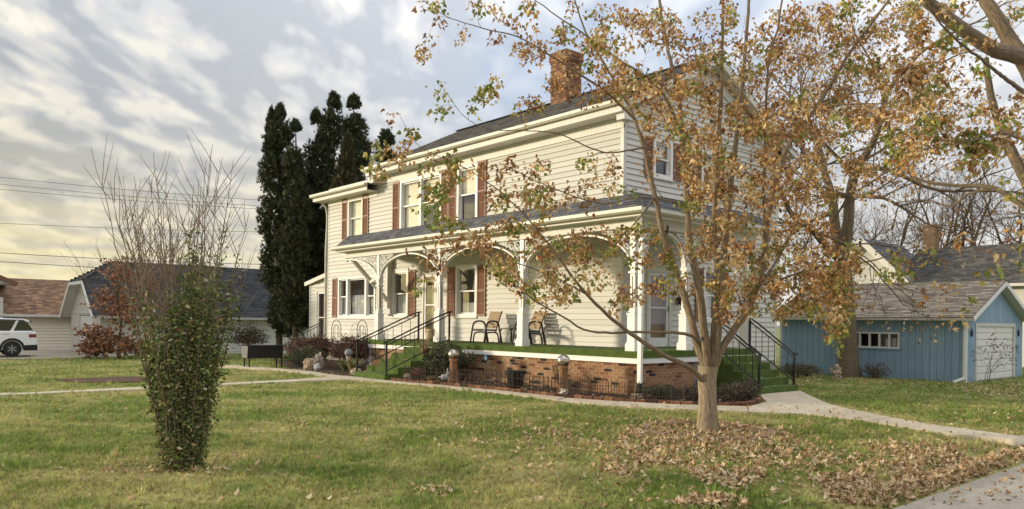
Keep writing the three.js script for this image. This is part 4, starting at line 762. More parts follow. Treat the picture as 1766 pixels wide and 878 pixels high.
{
  const p = G(1220, 745);
  const limbs = [
    [[[1210, 655, -0.1], [1190, 634, -0.25], [1152, 616, -0.5], [1090, 577, -0.9], [1051, 546, -1.1], [1012, 508, -1.3], [975, 462, -1.5], [945, 418, -1.6], [905, 372, -1.7], [870, 335, -1.8]], 0.055, 0.008],
    [[[1212, 620, 0], [1204, 590, -0.05], [1186, 577, -0.3], [1117, 573, -0.7], [1012, 570, -1.2], [966, 543, -1.4], [923, 519, -1.5], [877, 477, -1.6], [845, 440, -1.7], [800, 425, -1.7]], 0.035, 0.005],
    [[[1221, 645, 0], [1202, 590, 0.1], [1186, 530, 0.3], [1166, 470, 0.5], [1146, 417, 0.6], [1132, 347, 0.7], [1122, 306, 0.75], [1111, 257, 0.8], [1099, 220, 0.85], [1087, 187, 0.9], [1066, 150, 0.9], [1042, 109, 0.9], [1010, 55, 0.9], [985, -20, 0.9]], 0.085, 0.012],
    [[[1094, 205, 0.85], [1050, 162, 0.7], [1009, 134, 0.6], [951, 97, 0.4], [894, 64, 0.3], [830, 48, 0.2], [770, 28, 0.1], [720, -5, 0.1]], 0.028, 0.004],
    [[[1110, 255, 0.8], [1040, 262, 0.3], [960, 230, 0], [900, 225, -0.2], [840, 222, -0.4], [800, 200, -0.5], [770, 160, -0.6]], 0.018, 0.004],
    [[[1223, 640, 0], [1214, 570, -0.15], [1206, 500, -0.3], [1189, 417, -0.45], [1185, 347, -0.5], [1181, 290, -0.5], [1173, 195, -0.55], [1165, 142, -0.6], [1152, 85, -0.6], [1140, 20, -0.6], [1132, -40, -0.6]], 0.085, 0.02],
    [[[1178, 240, -0.5], [1144, 162, -0.8], [1111, 130, -1.0], [1070, 105, -1.1], [1009, 60, -1.3], [950, 20, -1.4], [900, -20, -1.5]], 0.03, 0.006],
    [[[1226, 640, 0], [1232, 570, 0.2], [1238, 480, 0.45], [1232, 400, 0.55], [1234, 325, 0.6], [1239, 239, 0.6], [1244, 167, 0.6], [1246, 50, 0.6], [1248, -40, 0.6]], 0.08, 0.022],
    [[[1228, 640, 0], [1240, 560, -0.2], [1244, 480, -0.3], [1251, 416, -0.35], [1261, 311, -0.4], [1270, 239, -0.4], [1277, 167, -0.4], [1285, 96, -0.4], [1292, 0, -0.4], [1296, -50, -0.4]], 0.08, 0.022],
    [[[1226, 650, 0], [1244, 603, 0.1], [1271, 562, 0.2], [1288, 537, 0.25], [1298, 513, 0.3], [1315, 464, 0.3], [1322, 400, 0.3], [1336, 320, 0.3], [1361, 249, 0.3], [1414, 177, 0.3], [1466, 91, 0.3], [1533, 0, 0.3], [1560, -40, 0.3]], 0.075, 0.02],
    [[[1318, 440, 0.3], [1318, 330, 0.1], [1320, 220, 0], [1323, 143, -0.1], [1328, 96, -0.1], [1342, 43, -0.1], [1352, -20, -0.1]], 0.035, 0.015],
    [[[1290, 532, 0.3], [1300, 499, 0], [1350, 480, -0.5], [1408, 461, -1.0], [1466, 457, -1.4], [1520, 445, -1.7], [1582, 424, -2.0]], 0.03, 0.008],
    [[[1300, 510, 0.3], [1345, 440, 0.8], [1380, 370, 1.2], [1400, 290, 1.4], [1430, 220, 1.5]], 0.03, 0.006],
    [[[1186, 360, -0.5], [1150, 345, -0.9], [1100, 340, -1.2], [1040, 352, -1.5], [990, 338, -1.7], [920, 310, -1.9], [860, 280, -2.0]], 0.022, 0.005],
    [[[1130, 340, 0.7], [1080, 400, 0.4], [1030, 420, 0.2], [980, 425, 0], [920, 400, 0], [860, 392, 0]], 0.02, 0.004],
    [[[1012, 508, -1.3], [960, 480, -1.6], [880, 450, -1.9], [800, 430, -2.1], [740, 440, -2.2]], 0.014, 0.004],
    [[[870, 335, -1.8], [820, 300, -1.8], [770, 275, -1.8], [720, 250, -1.8], [690, 200, -1.8]], 0.009, 0.003],
    [[[1270, 239, -0.4], [1330, 200, -1.0], [1400, 185, -1.6], [1470, 180, -2.0], [1560, 175, -2.3], [1640, 150, -2.5]], 0.026, 0.006],
    [[[1414, 177, 0.3], [1480, 160, 0.6], [1550, 150, 0.9], [1620, 160, 1.2]], 0.014, 0.005],
  ];
  const zones = [
    [[[1185, 240], [1300, 200], [1420, 200], [1440, 330], [1450, 470], [1360, 560], [1280, 545], [1235, 540], [1190, 430]], 370, 1.0, 0.05],
    [[[1000, 0], [1450, 0], [1440, 230], [1180, 240], [1090, 180], [1010, 90]], 290, 0.9, 0.08],
    [[[1090, 150], [1230, 110], [1260, 330], [1190, 350], [1110, 300]], 60, 0.8, 0.06],
    [[[830, 0], [1010, 0], [1090, 180], [1000, 180], [930, 140], [860, 90]], 55, 0.4, 0.05],
    [[[690, 0], [830, 0], [860, 60], [760, 60]], 7, 0.2, 0.1],
    [[[690, 125], [740, 70], [730, 140], [700, 150]], 3, 0.1, 0],
    [[[740, 130], [790, 130], [870, 110], [880, 190], [800, 200], [745, 210]], 11, 0.25, 0.35],
    [[[668, 195], [700, 180], [720, 235], [690, 270]], 5, 0.2, 0.4],
    [[[880, 150], [960, 180], [930, 195], [890, 180]], 5, 0.2, 0.2],
    [[[640, 230], [690, 270], [690, 310], [650, 320]], 4, 0.2, 0.4],
    [[[700, 250], [780, 255], [800, 320], [740, 340], [700, 300]], 14, 0.3, 0.1],
    [[[780, 290], [960, 240], [1090, 250], [1090, 340], [960, 370], [820, 350]], 42, 0.6, 0.14],
    [[[700, 320], [760, 330], [780, 390], [720, 390]], 8, 0.3, 0.9],
    [[[760, 380], [860, 370], [1000, 400], [1110, 370], [1190, 420], [1190, 520], [1080, 520], [960, 520], [880, 480], [800, 430], [740, 400]], 125, 0.6, 0.2],
    [[[710, 430], [760, 430], [760, 510], [720, 510]], 5, 0.2, 0.3],
    [[[860, 460], [960, 480], [1000, 540], [900, 530]], 7, 0.3, 0.4],
    [[[1430, 0], [1600, 0], [1620, 150], [1600, 260], [1480, 350], [1440, 220]], 170, 0.7, 0.18],
    [[[1360, 440], [1470, 420], [1490, 500], [1440, 570], [1370, 540]], 60, 0.6, 0.25],
    [[[1420, 540], [1470, 530], [1470, 590], [1430, 590]], 3, 0.2, 0.9],
    [[[1460, 430], [1600, 410], [1600, 470], [1480, 480]], 9, 0.4, 0.3],
  ];
  broadTree('maple_tree', 'young maple with brown withered leaves and a pale trunk, in the front lawn', p, 11.66, [[0, -0.05, 0, 0.185], [0, 0.12, 0, 0.155], [0.005, 0.45, 0.01, 0.135], [0.0, 0.8, 0.02, 0.135], [0.01, 0.98, 0.01, 0.15]], limbs, zones, { seed: 21, bark: M.bark, bunch: 18, leaf: 0.068, slim: 0.84, shadedLimbBark: M.barkLimbShaded });
  // half buried ring of edging bricks round the trunk
  const ring = thing('brick_ring', 'ring of pinkish edging bricks half buried in leaves at the maple', 'edging', p), BK = uvByMetres(new THREE.BoxGeometry(0.2, 0.09, 0.1)), rb = mulberry(31);
  for (let k = 0; k < 26; k++) { const a = k / 26 * 2 * Math.PI + 0.05 * rb(), b = part('brick', BK, [mat(0.40, 0.28, 0.21, 0.9, { map: T.soil }), mat(0.34, 0.23, 0.18, 0.9, { map: T.soil }), mat(0.44, 0.33, 0.26, 0.9, { map: T.soil })][k % 3], ring); b.position.set(0.92 * Math.cos(a), -0.012 + 0.022 * rb(), 0.92 * Math.sin(a)); b.rotation.set(0.1 * (rb() - 0.5), -a + PI2 + 0.15 * (rb() - 0.5), 0.12 * (rb() - 0.5)); }
}
{ // the tree beyond the right edge, whose limbs reach in
  const limbs = [
    [[[1840, 330, 0], [1800, 180, 0], [1766, 105, 0], [1713, 85, -0.2], [1665, 54, -0.3], [1616, 17, -0.4], [1580, -20, -0.5]], 0.19, 0.09],
    [[[1790, 150, 0], [1760, 95, 0.2], [1739, 65, 0.3], [1722, 34, 0.3], [1700, 0, 0.4], [1685, -40, 0.4]], 0.15, 0.10],
    [[[1840, 440, 0], [1800, 370, 0.2], [1766, 303, 0.4], [1740, 251, 0.6], [1722, 210, 0.8], [1706, 150, 0.9], [1700, 100, 0.9]], 0.14, 0.05],
    [[[1830, 420, 0.2], [1766, 356, 0.5], [1740, 340, 0.7], [1714, 324, 0.9], [1636, 319, 1.4], [1583, 309, 1.7], [1552, 288, 1.9], [1528, 298, 2.0], [1480, 330, 2.2]], 0.065, 0.014],
    [[[1714, 324, 0.9], [1670, 335, 1.3], [1640, 355, 1.6], [1600, 345, 1.9], [1540, 350, 2.2]], 0.03, 0.008],
    [[[1800, 180, -0.3], [1740, 140, -2], [1690, 100, -3], [1640, 60, -3.6], [1600, 10, -4]], 0.05, 0.008],
    [[[1810, 240, -0.3], [1766, 240, -2], [1730, 230, -3], [1690, 240, -3.8], [1640, 250, -4.3]], 0.04, 0.006],
    [[[1830, 300, -1], [1800, 340, -3], [1766, 370, -4], [1720, 380, -4.6], [1680, 400, -4.9], [1640, 420, -5.1]], 0.03, 0.004],
  ];
  const zones = [
    [[[1540, 0], [1766, 0], [1766, 60], [1700, 110], [1620, 110]], 34, 1.2, 0.3],
    [[[1500, 110], [1620, 100], [1700, 180], [1640, 240], [1520, 230]], 52, 0.9, 0.12],
    [[[1640, 200], [1766, 150], [1780, 260], [1700, 300], [1640, 260]], 44, 1.0, 0.3],
    [[[1700, 280], [1790, 260], [1790, 350], [1720, 350]], 9, 0.8, 0.55],
    [[[1590, 500], [1670, 480], [1670, 555], [1600, 555]], 4, 0.2, 0.5],
    [[[1600, 400], [1690, 390], [1790, 400], [1790, 480], [1700, 470]], 8, 0.3, 0.55],
  ];
  const D = 13.2, p = V(7.15, gy(7.15, -2.5), -2.5);
  broadTree('street_tree', 'big tree at the street edge with thick grey limbs and yellow green leaves', p, D, [[0, -0.1, 0, 0.36], [0.02, 0.6, 0, 0.29], [0.02, 2.2, 0.03, 0.26], [-0.1, 4.0, 0, 0.24], [-0.25, 5.2, -0.15, 0.2]], limbs, zones, { seed: 33, bark: M.barkGrey, bunch: 10, leaf: 0.095, single: 160 });
}
// ---------------------------------------------------------------- the tall bush in the front lawn
{
  const p = G(316, 810), r = mulberry(71), t = thing('rose_of_sharon', 'tall upright bush with bare twig tips and small green leaves', 'bush', p), s = new Soup(), stems = [], lft = RIGHT.clone().negate();
  const dot = OVAL;
  for (let k = 0; k < 64; k++) {
    const a = 2 * Math.PI * r(), q = Math.sqrt(r()), base = V(0.15 * q * Math.cos(a), 0, 0.15 * q * Math.sin(a)), tall = k < 40, h = tall ? 2.5 + 0.9 * r() : 1.7 + 0.7 * r(), out = q * (tall ? 0.60 : 0.52) * (0.7 + 0.5 * r());
    const top = base.clone().add(V(out * Math.cos(a), h, out * Math.sin(a))).addScaledVector(lft, tall ? 0.28 * r() + 0.02 : 0.02);
    const mid = base.clone().lerp(top, 0.5).add(V(-0.08 * out * Math.cos(a), 0, -0.08 * out * Math.sin(a))).add(randDir(r).multiplyScalar(0.04));
    const c = new THREE.QuadraticBezierCurve3(base, mid, top), n = 14, pts = c.getPoints(n).map((v, i) => i ? v.add(randDir(r).multiplyScalar(0.018)) : v);
    stems.push(limb(pts, pts.map((_, i) => mix(0.0105, 0.0022, i / n)), 5));
    for (let q2 = 0; q2 < 6; q2++) { const f = 0.58 + 0.38 * r(), st = c.getPoint(f), d = randDir(r); d.y = Math.abs(d.y) * 0.6 + 1.1; d.normalize(); const l = 0.25 + 0.45 * r(), e = st.clone().addScaledVector(d, l), m2 = st.clone().lerp(e, 0.5).add(randDir(r).multiplyScalar(0.02)); stems.push(limb([st, m2, e], [0.0038, 0.0028, 0.0016], 4)); }
    const side = top.dot(RIGHT), leafy = (175 + 110 * r() + (side > 0 ? 140 : 0)) * (r() < 0.25 ? 0.3 : 1), cap = (side > 0.0 ? 2.05 : 1.65) * (0.75 + 0.4 * r());
    for (let q2 = 0; q2 < leafy; q2++) {
      const y = Math.pow(r(), 0.85) * Math.min(h, cap * (0.85 + 0.3 * r())), f = clamp(y / h), v = c.getPoint(f).add(randDir(r).multiplyScalar(0.035 + 0.045 * r())); if (v.y < 0.05) v.y = 0.06;
      const k2 = r(), tone = k2 < 0.45 ? [0.10, 0.138, 0.03] : k2 < 0.84 ? [0.18, 0.21, 0.052] : k2 < 0.93 ? [0.25, 0.16, 0.065] : [0.36, 0.33, 0.19];
      s.add(dot[q2 % 2], placeM(v, hangingLeaf(r, 0.4), 0.03 + 0.034 * r()), vary(tone, r, 0.4));
    }
  }
  part('stems', stems, M.twigPale, t); stuff(part('foliage', s.geo(), M.leafVC, t));
}
// ---------------------------------------------------------------- shrubs round the house
const RUST = [[0.13, 0.05, 0.035], [0.19, 0.085, 0.05], [0.075, 0.038, 0.028], [0.10, 0.07, 0.035]], OLIVE = [[0.085, 0.105, 0.04], [0.06, 0.08, 0.03], [0.14, 0.13, 0.06]], DARK = [[0.03, 0.042, 0.018], [0.045, 0.055, 0.022], [0.075, 0.06, 0.03]];
shrub('barberry', 'dark reddish brown shrub below the arched trellis nearest the lean-to', V(-14.6, 0, 0.1), 1.15, 1.15, RUST, { leaves: 5200, seed: 4, size: 0.075 });
shrub('barberry', 'dark reddish brown shrub beside the front steps', V(-11.9, 0, 0.15), 1.0, 1.2, RUST, { leaves: 5000, seed: 5, size: 0.075 });
shrub('barberry', 'low rusty shrub under the lean-to handrail', V(-16.9, 0, -0.5), 0.9, 1.0, RUST, { leaves: 3200, seed: 6, size: 0.075 });
shrub('sage_shrub', 'grey green low shrub behind the black trough', V(-13.6, 0, 1.05), 0.85, 0.75, OLIVE, { leaves: 2600, seed: 7, size: 0.06, along: true, stems: 60 });
shrub('sage_shrub', 'grey green tuft between the rock figure and the trough', V(-12.75, 0, 1.2), 0.6, 0.55, DARK, { leaves: 900, seed: 8, size: 0.05, along: true, stems: 30 });
shrub('hydrangea', 'leafy green shrub beside the front steps with fading pink flower heads', V(-6.1, 0, 0.62), 0.78, 1.12, [[0.06, 0.085, 0.03], [0.09, 0.11, 0.045], [0.05, 0.06, 0.03], [0.13, 0.12, 0.07]], { leaves: 3600, seed: 9, size: 0.075, stems: 30 });
shrub('spiky_shrub', 'low rusty red shrub at the foot of the hydrangea', V(-6.55, 0, 1.25), 0.3, 0.42, [[0.26, 0.09, 0.05], [0.18, 0.08, 0.05]], { leaves: 350, seed: 10, size: 0.05 });
shrub('rose_bush', 'thin leggy rose bush against the brick porch base', V(-1.95, 0, 0.35), 0.34, 0.82, [[0.13, 0.10, 0.04], [0.20, 0.12, 0.06], [0.09, 0.10, 0.03]], { leaves: 330, seed: 11, size: 0.05, along: true, stems: 12 });
shrub('ground_cover', 'dark leafy ground cover by the porch corner downspout', V(0.55, 0, -0.1), 0.62, 0.34, DARK, { leaves: 1300, seed: 12, size: 0.045, stems: 20 });
shrub('ground_cover', 'dark leafy ground cover behind the maple trunk', V(1.25, 0, -0.55), 0.62, 0.36, [...DARK, [0.14, 0.085, 0.05]], { leaves: 1300, seed: 13, size: 0.045, stems: 20 });
shrub('ground_cover', 'dark leafy ground cover at the bend of the walk', V(1.75, 0, -1.2), 0.55, 0.42, [...DARK, [0.17, 0.11, 0.07]], { leaves: 1300, seed: 14, size: 0.048, stems: 20 });
shrub('ground_cover', 'dark leafy ground cover in front of the side steps', V(1.35, 0, -1.95), 0.5, 0.46, [...DARK, [0.17, 0.11, 0.07]], { leaves: 1100, seed: 15, size: 0.048, stems: 20 });
for (const [px, py, rx, h, label, seed] of [[1372, 652, 0.75, 0.62, 'clipped dark hedge shrub at the corner of the blue garage', 16], [1392, 650, 0.6, 0.5, 'brown edged low shrub between the hedge and the cherub', 17], [1510, 653, 0.8, 0.62, 'small spreading shrub against the blue garage wall', 18]]) shrub('wall_shrub', label, G(px, py), rx, h, seed === 17 ? [[0.16, 0.11, 0.06], [0.10, 0.09, 0.04]] : [[0.06, 0.08, 0.03], [0.11, 0.10, 0.05], [0.16, 0.10, 0.06]], { leaves: seed === 18 ? 650 : 1200, seed, size: 0.06, along: seed === 18, stems: 30 });
shrub('round_bush', 'round rusty brown bush against the white garage wall', G(425, 612).add(V(0.2, 0, 0)), 1.25, 1.75, [[0.12, 0.05, 0.032], [0.08, 0.06, 0.03], [0.05, 0.05, 0.022]], { leaves: 2600, seed: 19, size: 0.085 });
{ // strap leaved clumps
  const clump = (label, p, n, h, tones, seed) => { const r = mulberry(seed), t = thing('grass_clump', label, 'plant', p), s = new Soup(); for (let k = 0; k < n; k++) { const a = 2 * Math.PI * r(), l = h * (0.7 + 0.6 * r()), out = l * (0.25 + 0.75 * r()), w = 0.012 + 0.008 * r(), d = V(Math.cos(a), 0, Math.sin(a)), sd = V(-d.z, 0, d.x), c = vary(tones[Math.floor(r() * tones.length)], r); let prev = null; for (let i = 0; i <= 4; i++) { const f = i / 4, q = d.clone().multiplyScalar(0.04 + out * f).add(V(0, l * (f * 1.5 - f * f * 0.8), 0)), ww = w * (1 - f * 0.9); const cur = [q.clone().addScaledVector(sd, -ww), q.clone().addScaledVector(sd, ww)]; if (prev) s.quad(prev[0], prev[1], cur[1], cur[0], c); prev = cur; } } part('blades', s.geo(), M.vc, t); };
  clump('yellow green strap leaved clump beside the front steps', V(-10.0, 0.02, 1.25), 120, 0.5, [[0.20, 0.22, 0.07], [0.30, 0.27, 0.11], [0.10, 0.14, 0.04]], 61);
  clump('yellow green strap leaved clump below the reddish shrub', V(-10.7, 0.02, 1.15), 100, 0.45, [[0.20, 0.22, 0.07], [0.28, 0.25, 0.12], [0.10, 0.14, 0.04]], 62);
  clump('pale straw tuft at the foot of the first terracotta pedestal', V(-5.6, 0.02, 1.5), 60, 0.22, [[0.34, 0.27, 0.14], [0.22, 0.20, 0.08]], 63);
}
{ // pink flower heads of the hydrangea belong to a pot by the post
  const t = thing('flower_pot', 'pink and cream flower bunch at the top of the front steps', 'flowers', V(-7.12, 0.672, 0.62)), r = mulberry(12), s = new Soup();
  part('pot', lathe([[0, 0], [0.09, 0], [0.12, 0.16], [0.13, 0.17], [0.11, 0.17], [0, 0.15]], 16), M.terracotta, t);
  for (let k = 0; k < 260; k++) { const d = randDir(r), q = Math.cbrt(r()); s.add(OVAL[k % 2], placeM(V(d.x * 0.2 * q, 0.27 + d.y * 0.14 * q, d.z * 0.2 * q), quatTo(randDir(r), r() * 6), 0.045), vary(k % 3 ? [0.42, 0.24, 0.19] : [0.16, 0.15, 0.07], r)); }
  stuff(part('petals', s.geo(), M.leafVC, t));
}
// ---------------------------------------------------------------- conifers behind the house
{
  const conifer = (label, D, blobs, seed, tones) => {
    const base = W(blobs[0][0], 575, D); base.y = gy(base.x, base.z);
    const t = thing('arborvitae', label, 'tree', base, 0, 'tall dark evergreens behind the house'), r = mulberry(seed), s = new Soup(), k = D / FOCAL;
    const topB = blobs.reduce((a, b) => (a[1] - a[2] < b[1] - b[2] ? a : b)), top = W(topB[0], topB[1], D).sub(base);
    part('trunk', limb([V(0, 0, 0), V(top.x * 0.3, top.y * 0.5, top.z * 0.3), top], [0.16, 0.09, 0.02], 7), M.barkDark, t);
    const extra = [];
    for (const [x, y, rx, ry] of blobs) {
      const c = W(x, y, D).sub(base), ax = rx * k * (rx > 15 ? 1.3 : 1.0), ay = (ry || rx) * k * (rx <= 12 ? 1.45 : 1), thin = rx <= 12 ? 0.5 : 0.12; if (rx <= 12) c.y -= ay * 0.3; if (c.y - ay > 9) extra.push(limb([V(top.x * 0.4, c.y - ay - 1.2, top.z * 0.4), V(c.x, c.y - ay * 0.4, c.z)], [0.03, 0.015], 4));
      const n = Math.round(360 + 360 * ax * ay * 4);
      for (let i = 0; i < n; i++) {
        const d = randDir(r), lump = 0.76 + 0.36 * n3(d.x * 2.4 + x, d.y * 2.4 + y, d.z * 2.4), q = (0.62 + 0.38 * Math.sqrt(r())) * lump;
        const tp = ax * q * (1 - thin * d.y), pos = V(c.x + d.x * tp, c.y + d.y * ay * q, c.z + d.z * tp); if (pos.y < 0.1) continue;
        s.add(SPRAY, placeM(pos, quatTo(V(d.x * 0.6, 0.9, d.z * 0.6).add(randDir(r).multiplyScalar(0.5)).normalize(), 6 * r()), 0.12 + 0.12 * r()), vary(tones[Math.floor(r() * tones.length)], r, 0.35));
      }
    }
    if (extra.length) part('leaders', extra, M.barkDark, t);
    stuff(part('foliage', s.geo(), mat(1, 1, 1, 0.9, { vertexColors: true }), t));
  };
  const GN = [[0.030, 0.042, 0.015], [0.042, 0.056, 0.019], [0.020, 0.027, 0.011], [0.065, 0.062, 0.022]], GB = [[0.05, 0.05, 0.015], [0.07, 0.055, 0.018], [0.035, 0.04, 0.014]];
  conifer('dark evergreen column farthest from the house with a lone tuft on top', 36, [[482, 235, 20, 34], [483, 190, 9, 12], [468, 205, 9, 24], [476, 300, 24, 50], [472, 380, 22, 60], [480, 460, 26, 60], [490, 540, 24, 50], [468, 255, 14, 26]], 51, GN);
  conifer('dark evergreen column with a thin leader, beside the outermost one', 35, [[510, 215, 8, 8], [507, 285, 17, 36], [512, 350, 22, 50], [505, 430, 24, 60], [512, 520, 28, 60]], 52, GN);
  conifer('tallest dark evergreen with two rounded tufts, behind the wing roof', 37, [[576, 170, 12, 13], [545, 198, 9, 11], [570, 225, 20, 42], [552, 280, 24, 50], [560, 350, 28, 60], [545, 430, 30, 70], [540, 520, 32, 70], [527, 380, 22, 60], [515, 470, 28, 60], [530, 440, 30, 80], [535, 330, 18, 40]], 53, GN);
  conifer('dark evergreen next to the main roof, with a tuft on a bare leader', 37.5, [[610, 172, 11, 11], [612, 220, 18, 26], [620, 265, 18, 36], [605, 320, 24, 50], [605, 400, 28, 60], [590, 480, 30, 60]], 54, GN);
  conifer('olive brown evergreen leaning before its dark neighbours', 34.5, [[600, 245, 11, 16], [597, 280, 15, 28], [592, 320, 19, 36], [595, 380, 22, 50], [600, 450, 26, 50]], 55, GB);
  conifer('far evergreen top showing over the main roof', 46, [[667, 240, 15, 18], [664, 270, 16, 22], [665, 330, 18, 50]], 56, GN);
}
// ---------------------------------------------------------------- red brown oak by the white garage
{
  const p = G(205, 619), r = mulberry(91), t = thing('oak_sapling', 'small oak with rust red leaves in front of the white garage', 'tree', p), out = { big: [], fine: [] }, tips = [], s = new Soup();
  forkTree(t, V(0, 0, 0), V(0, 1, 0), 1.7, 0.07, 4, { lift: 0.10, wiggle: 0.2, kids: () => 3 }, out, tips, r);
  part('trunk', out.big.length ? out.big : out.fine.splice(0, 1), M.barkDark, t); part('branches', out.fine, M.twig, t);
  const D = toPixel(p)[2], blobs = [[215, 470, 45, 40], [190, 520, 45, 45], [165, 575, 38, 22], [235, 540, 55, 50], [200, 590, 55, 26], [250, 490, 35, 40], [165, 600, 40, 18], [240, 598, 45, 20]];
  for (const [x, y, rx, ry] of blobs) { const c = W(x, y, D).sub(p), k = D / FOCAL; for (let i = 0; i < 330; i++) { const d = randDir(r), q = Math.pow(r(), 0.35) * (0.75 + 0.4 * n3(d.x * 2 + x, d.y * 2, d.z * 2 + y)); const v = V(c.x + d.x * rx * k * q, c.y + d.y * ry * k * q, c.z + d.z * rx * k * q); if (v.y < 0.1) continue; const kk = r(); s.add(MAPLE[i % 5], placeM(v, hangingLeaf(r), 0.11 + 0.07 * r()), vary(kk < 0.55 ? [0.27, 0.115, 0.055] : kk < 0.85 ? [0.35, 0.17, 0.075] : [0.14, 0.075, 0.045], r)); } }
  stuff(part('foliage', s.geo(), M.leafVC, t));
}
// ---------------------------------------------------------------- bare trees on the right and far behind
{
  const p = G(1463, 650), r = mulberry(17), t = thing('shade_tree', 'tall bare shade tree in front of the blue garage', 'tree', p), out = { big: [], fine: [] }, tips = [], L = (px, py, dd = 0) => W(px, py, toPixel(p)[2] + dd).sub(p);
  const bole = [L(1463, 656), L(1463, 620), L(1461, 560), L(1458, 500), L(1453, 450), L(1450, 425)];
  part('trunk', limb(new THREE.CatmullRomCurve3(bole).getPoints(24), [...Array(25).keys()].map((i) => 0.26 * Math.exp(-i * 0.45) + 0.36 - 0.004 * i), 14), M.barkGrey, t);
  const starts = [[[1449, 432, 0], [1440, 390, 0.3], [1436, 345, 0.6], [1420, 290, 1]], [[1452, 430, 0], [1462, 390, -0.3], [1466, 340, -0.5], [1474, 300, -0.8], [1500, 255, -1.4]], [[1446, 445, 0], [1425, 425, -0.8], [1400, 395, -1.5], [1370, 375, -2.2]], [[1470, 320, -0.6], [1485, 295, -1.2], [1530, 292, -2], [1570, 310, -2.6]], [[1438, 350, 0.5], [1410, 320, 1.4], [1385, 260, 2.2]]];
  const o = { lift: 0.02, wiggle: 0.22, taper: 0.66, kids: (d, q) => (d > 1 ? 3 : 2 + (q() < 0.5 ? 1 : 0)) };
  starts.forEach((s, i) => {
    const pts = s.map((q) => L(q[0], q[1], q[2])), r0 = [0.23, 0.23, 0.17, 0.12, 0.14][i], c = new THREE.CatmullRomCurve3(pts), q = c.getPoints(14), e = r0 * 0.55;
    part('limb', limb(q, q.map((_, k) => mix(r0, e, k / 14)), 8), M.barkGrey, t);
    const d = q[14].clone().sub(q[12]).normalize();
    forkTree(t, q[14], d, 1.9, e, 5, o, out, tips, r); forkTree(t, q[10], randDir(r).add(V(0, 0.6, 0)).normalize(), 1.8, e * 0.7, 4, o, out, tips, r); forkTree(t, q[7], randDir(r).add(V(0, 0.1, 0)).normalize(), 1.7, e * 0.55, 4, o, out, tips, r); forkTree(t, q[12], randDir(r).add(V(0, -0.2, 0)).normalize(), 1.6, e * 0.5, 4, o, out, tips, r);
  });
  part('branches', out.big, M.barkGrey, t); stuff(part('twigs', out.fine, M.twig, t));
  const s = new Soup(); for (const [v] of tips) if (r() < 0.7) for (let k = 0; k < 4; k++) s.add(DRY[k], placeM(v.clone().addScaledVector(randDir(r), 0.22), hangingLeaf(r), 0.10 + 0.07 * r()), vary(LEAF_TONES[Math.floor(r() * 6)], r)); stuff(part('foliage', s.geo(), M.leafVC, t));
  // further trees
  const far = (px, D, h, seed, label, leaf, depth = 5) => {
    const b = W(px, 560, D); b.y = gy(b.x, b.z); const q = mulberry(seed), tt = thing('bare_tree', label, 'tree', b, 0, 'trees beyond the neighbour houses'), oo = { big: [], fine: [] }, tp = [];
    part('trunk', limb([V(0, -0.1, 0), V(0.05, h * 0.13, 0), V(0.1, h * 0.28, 0.05)], [h * 0.028, h * 0.022, h * 0.019], 8), M.barkDark, tt);
    for (let k = 0; k < 5; k++) { const a = k * 1.26 + q(); forkTree(tt, V(0.1, h * (0.2 + 0.08 * q()), 0.05), V(Math.cos(a) * 0.55, 1, Math.sin(a) * 0.55).normalize(), h * 0.21, h * 0.012, depth, { lift: 0.04, wiggle: 0.2, taper: 0.66, kids: (d, u) => (d > 3 ? 2 : 3) + (u() < 0.3 ? 1 : 0) }, oo, tp, q); }
    if (oo.big.length) part('branches', oo.big, M.barkDark, tt); stuff(part('twigs', oo.fine, M.twig, tt));
    if (leaf) { const s2 = new Soup(); for (const [v] of tp) for (let k = 0; k < leaf; k++) s2.add(MAPLE[k % 5], placeM(v.clone().addScaledVector(randDir(q), 0.5 * q()), hangingLeaf(q), 0.2 + 0.14 * q()), vary(q() < 0.6 ? [0.27, 0.095, 0.038] : [0.33, 0.16, 0.06], q)); stuff(part('foliage', s2.geo(), M.leafVC, tt)); }
  };
  far(1540, 62, 15, 201, 'bare brown tree rising behind the dark shingled roof', 0);
  far(1640, 58, 16, 202, 'bare brown tree behind the tan chimney', 0);
  far(1740, 52, 14, 203, 'bare brown tree beyond the roof at the street side', 0);
  far(1420, 64, 14, 204, 'bare brown tree seen between the shade tree and the farmhouse', 0);
  far(1715, 72, 9.5, 205, 'orange leaved tree low behind the dark shingled roof', 7, 4);
  far(1790, 66, 10, 206, 'orange leaved tree at the far end of the dark roof', 7, 4);
  far(1600, 75, 9, 207, 'rust leaved tree just showing over the dark roof', 5, 4);
}
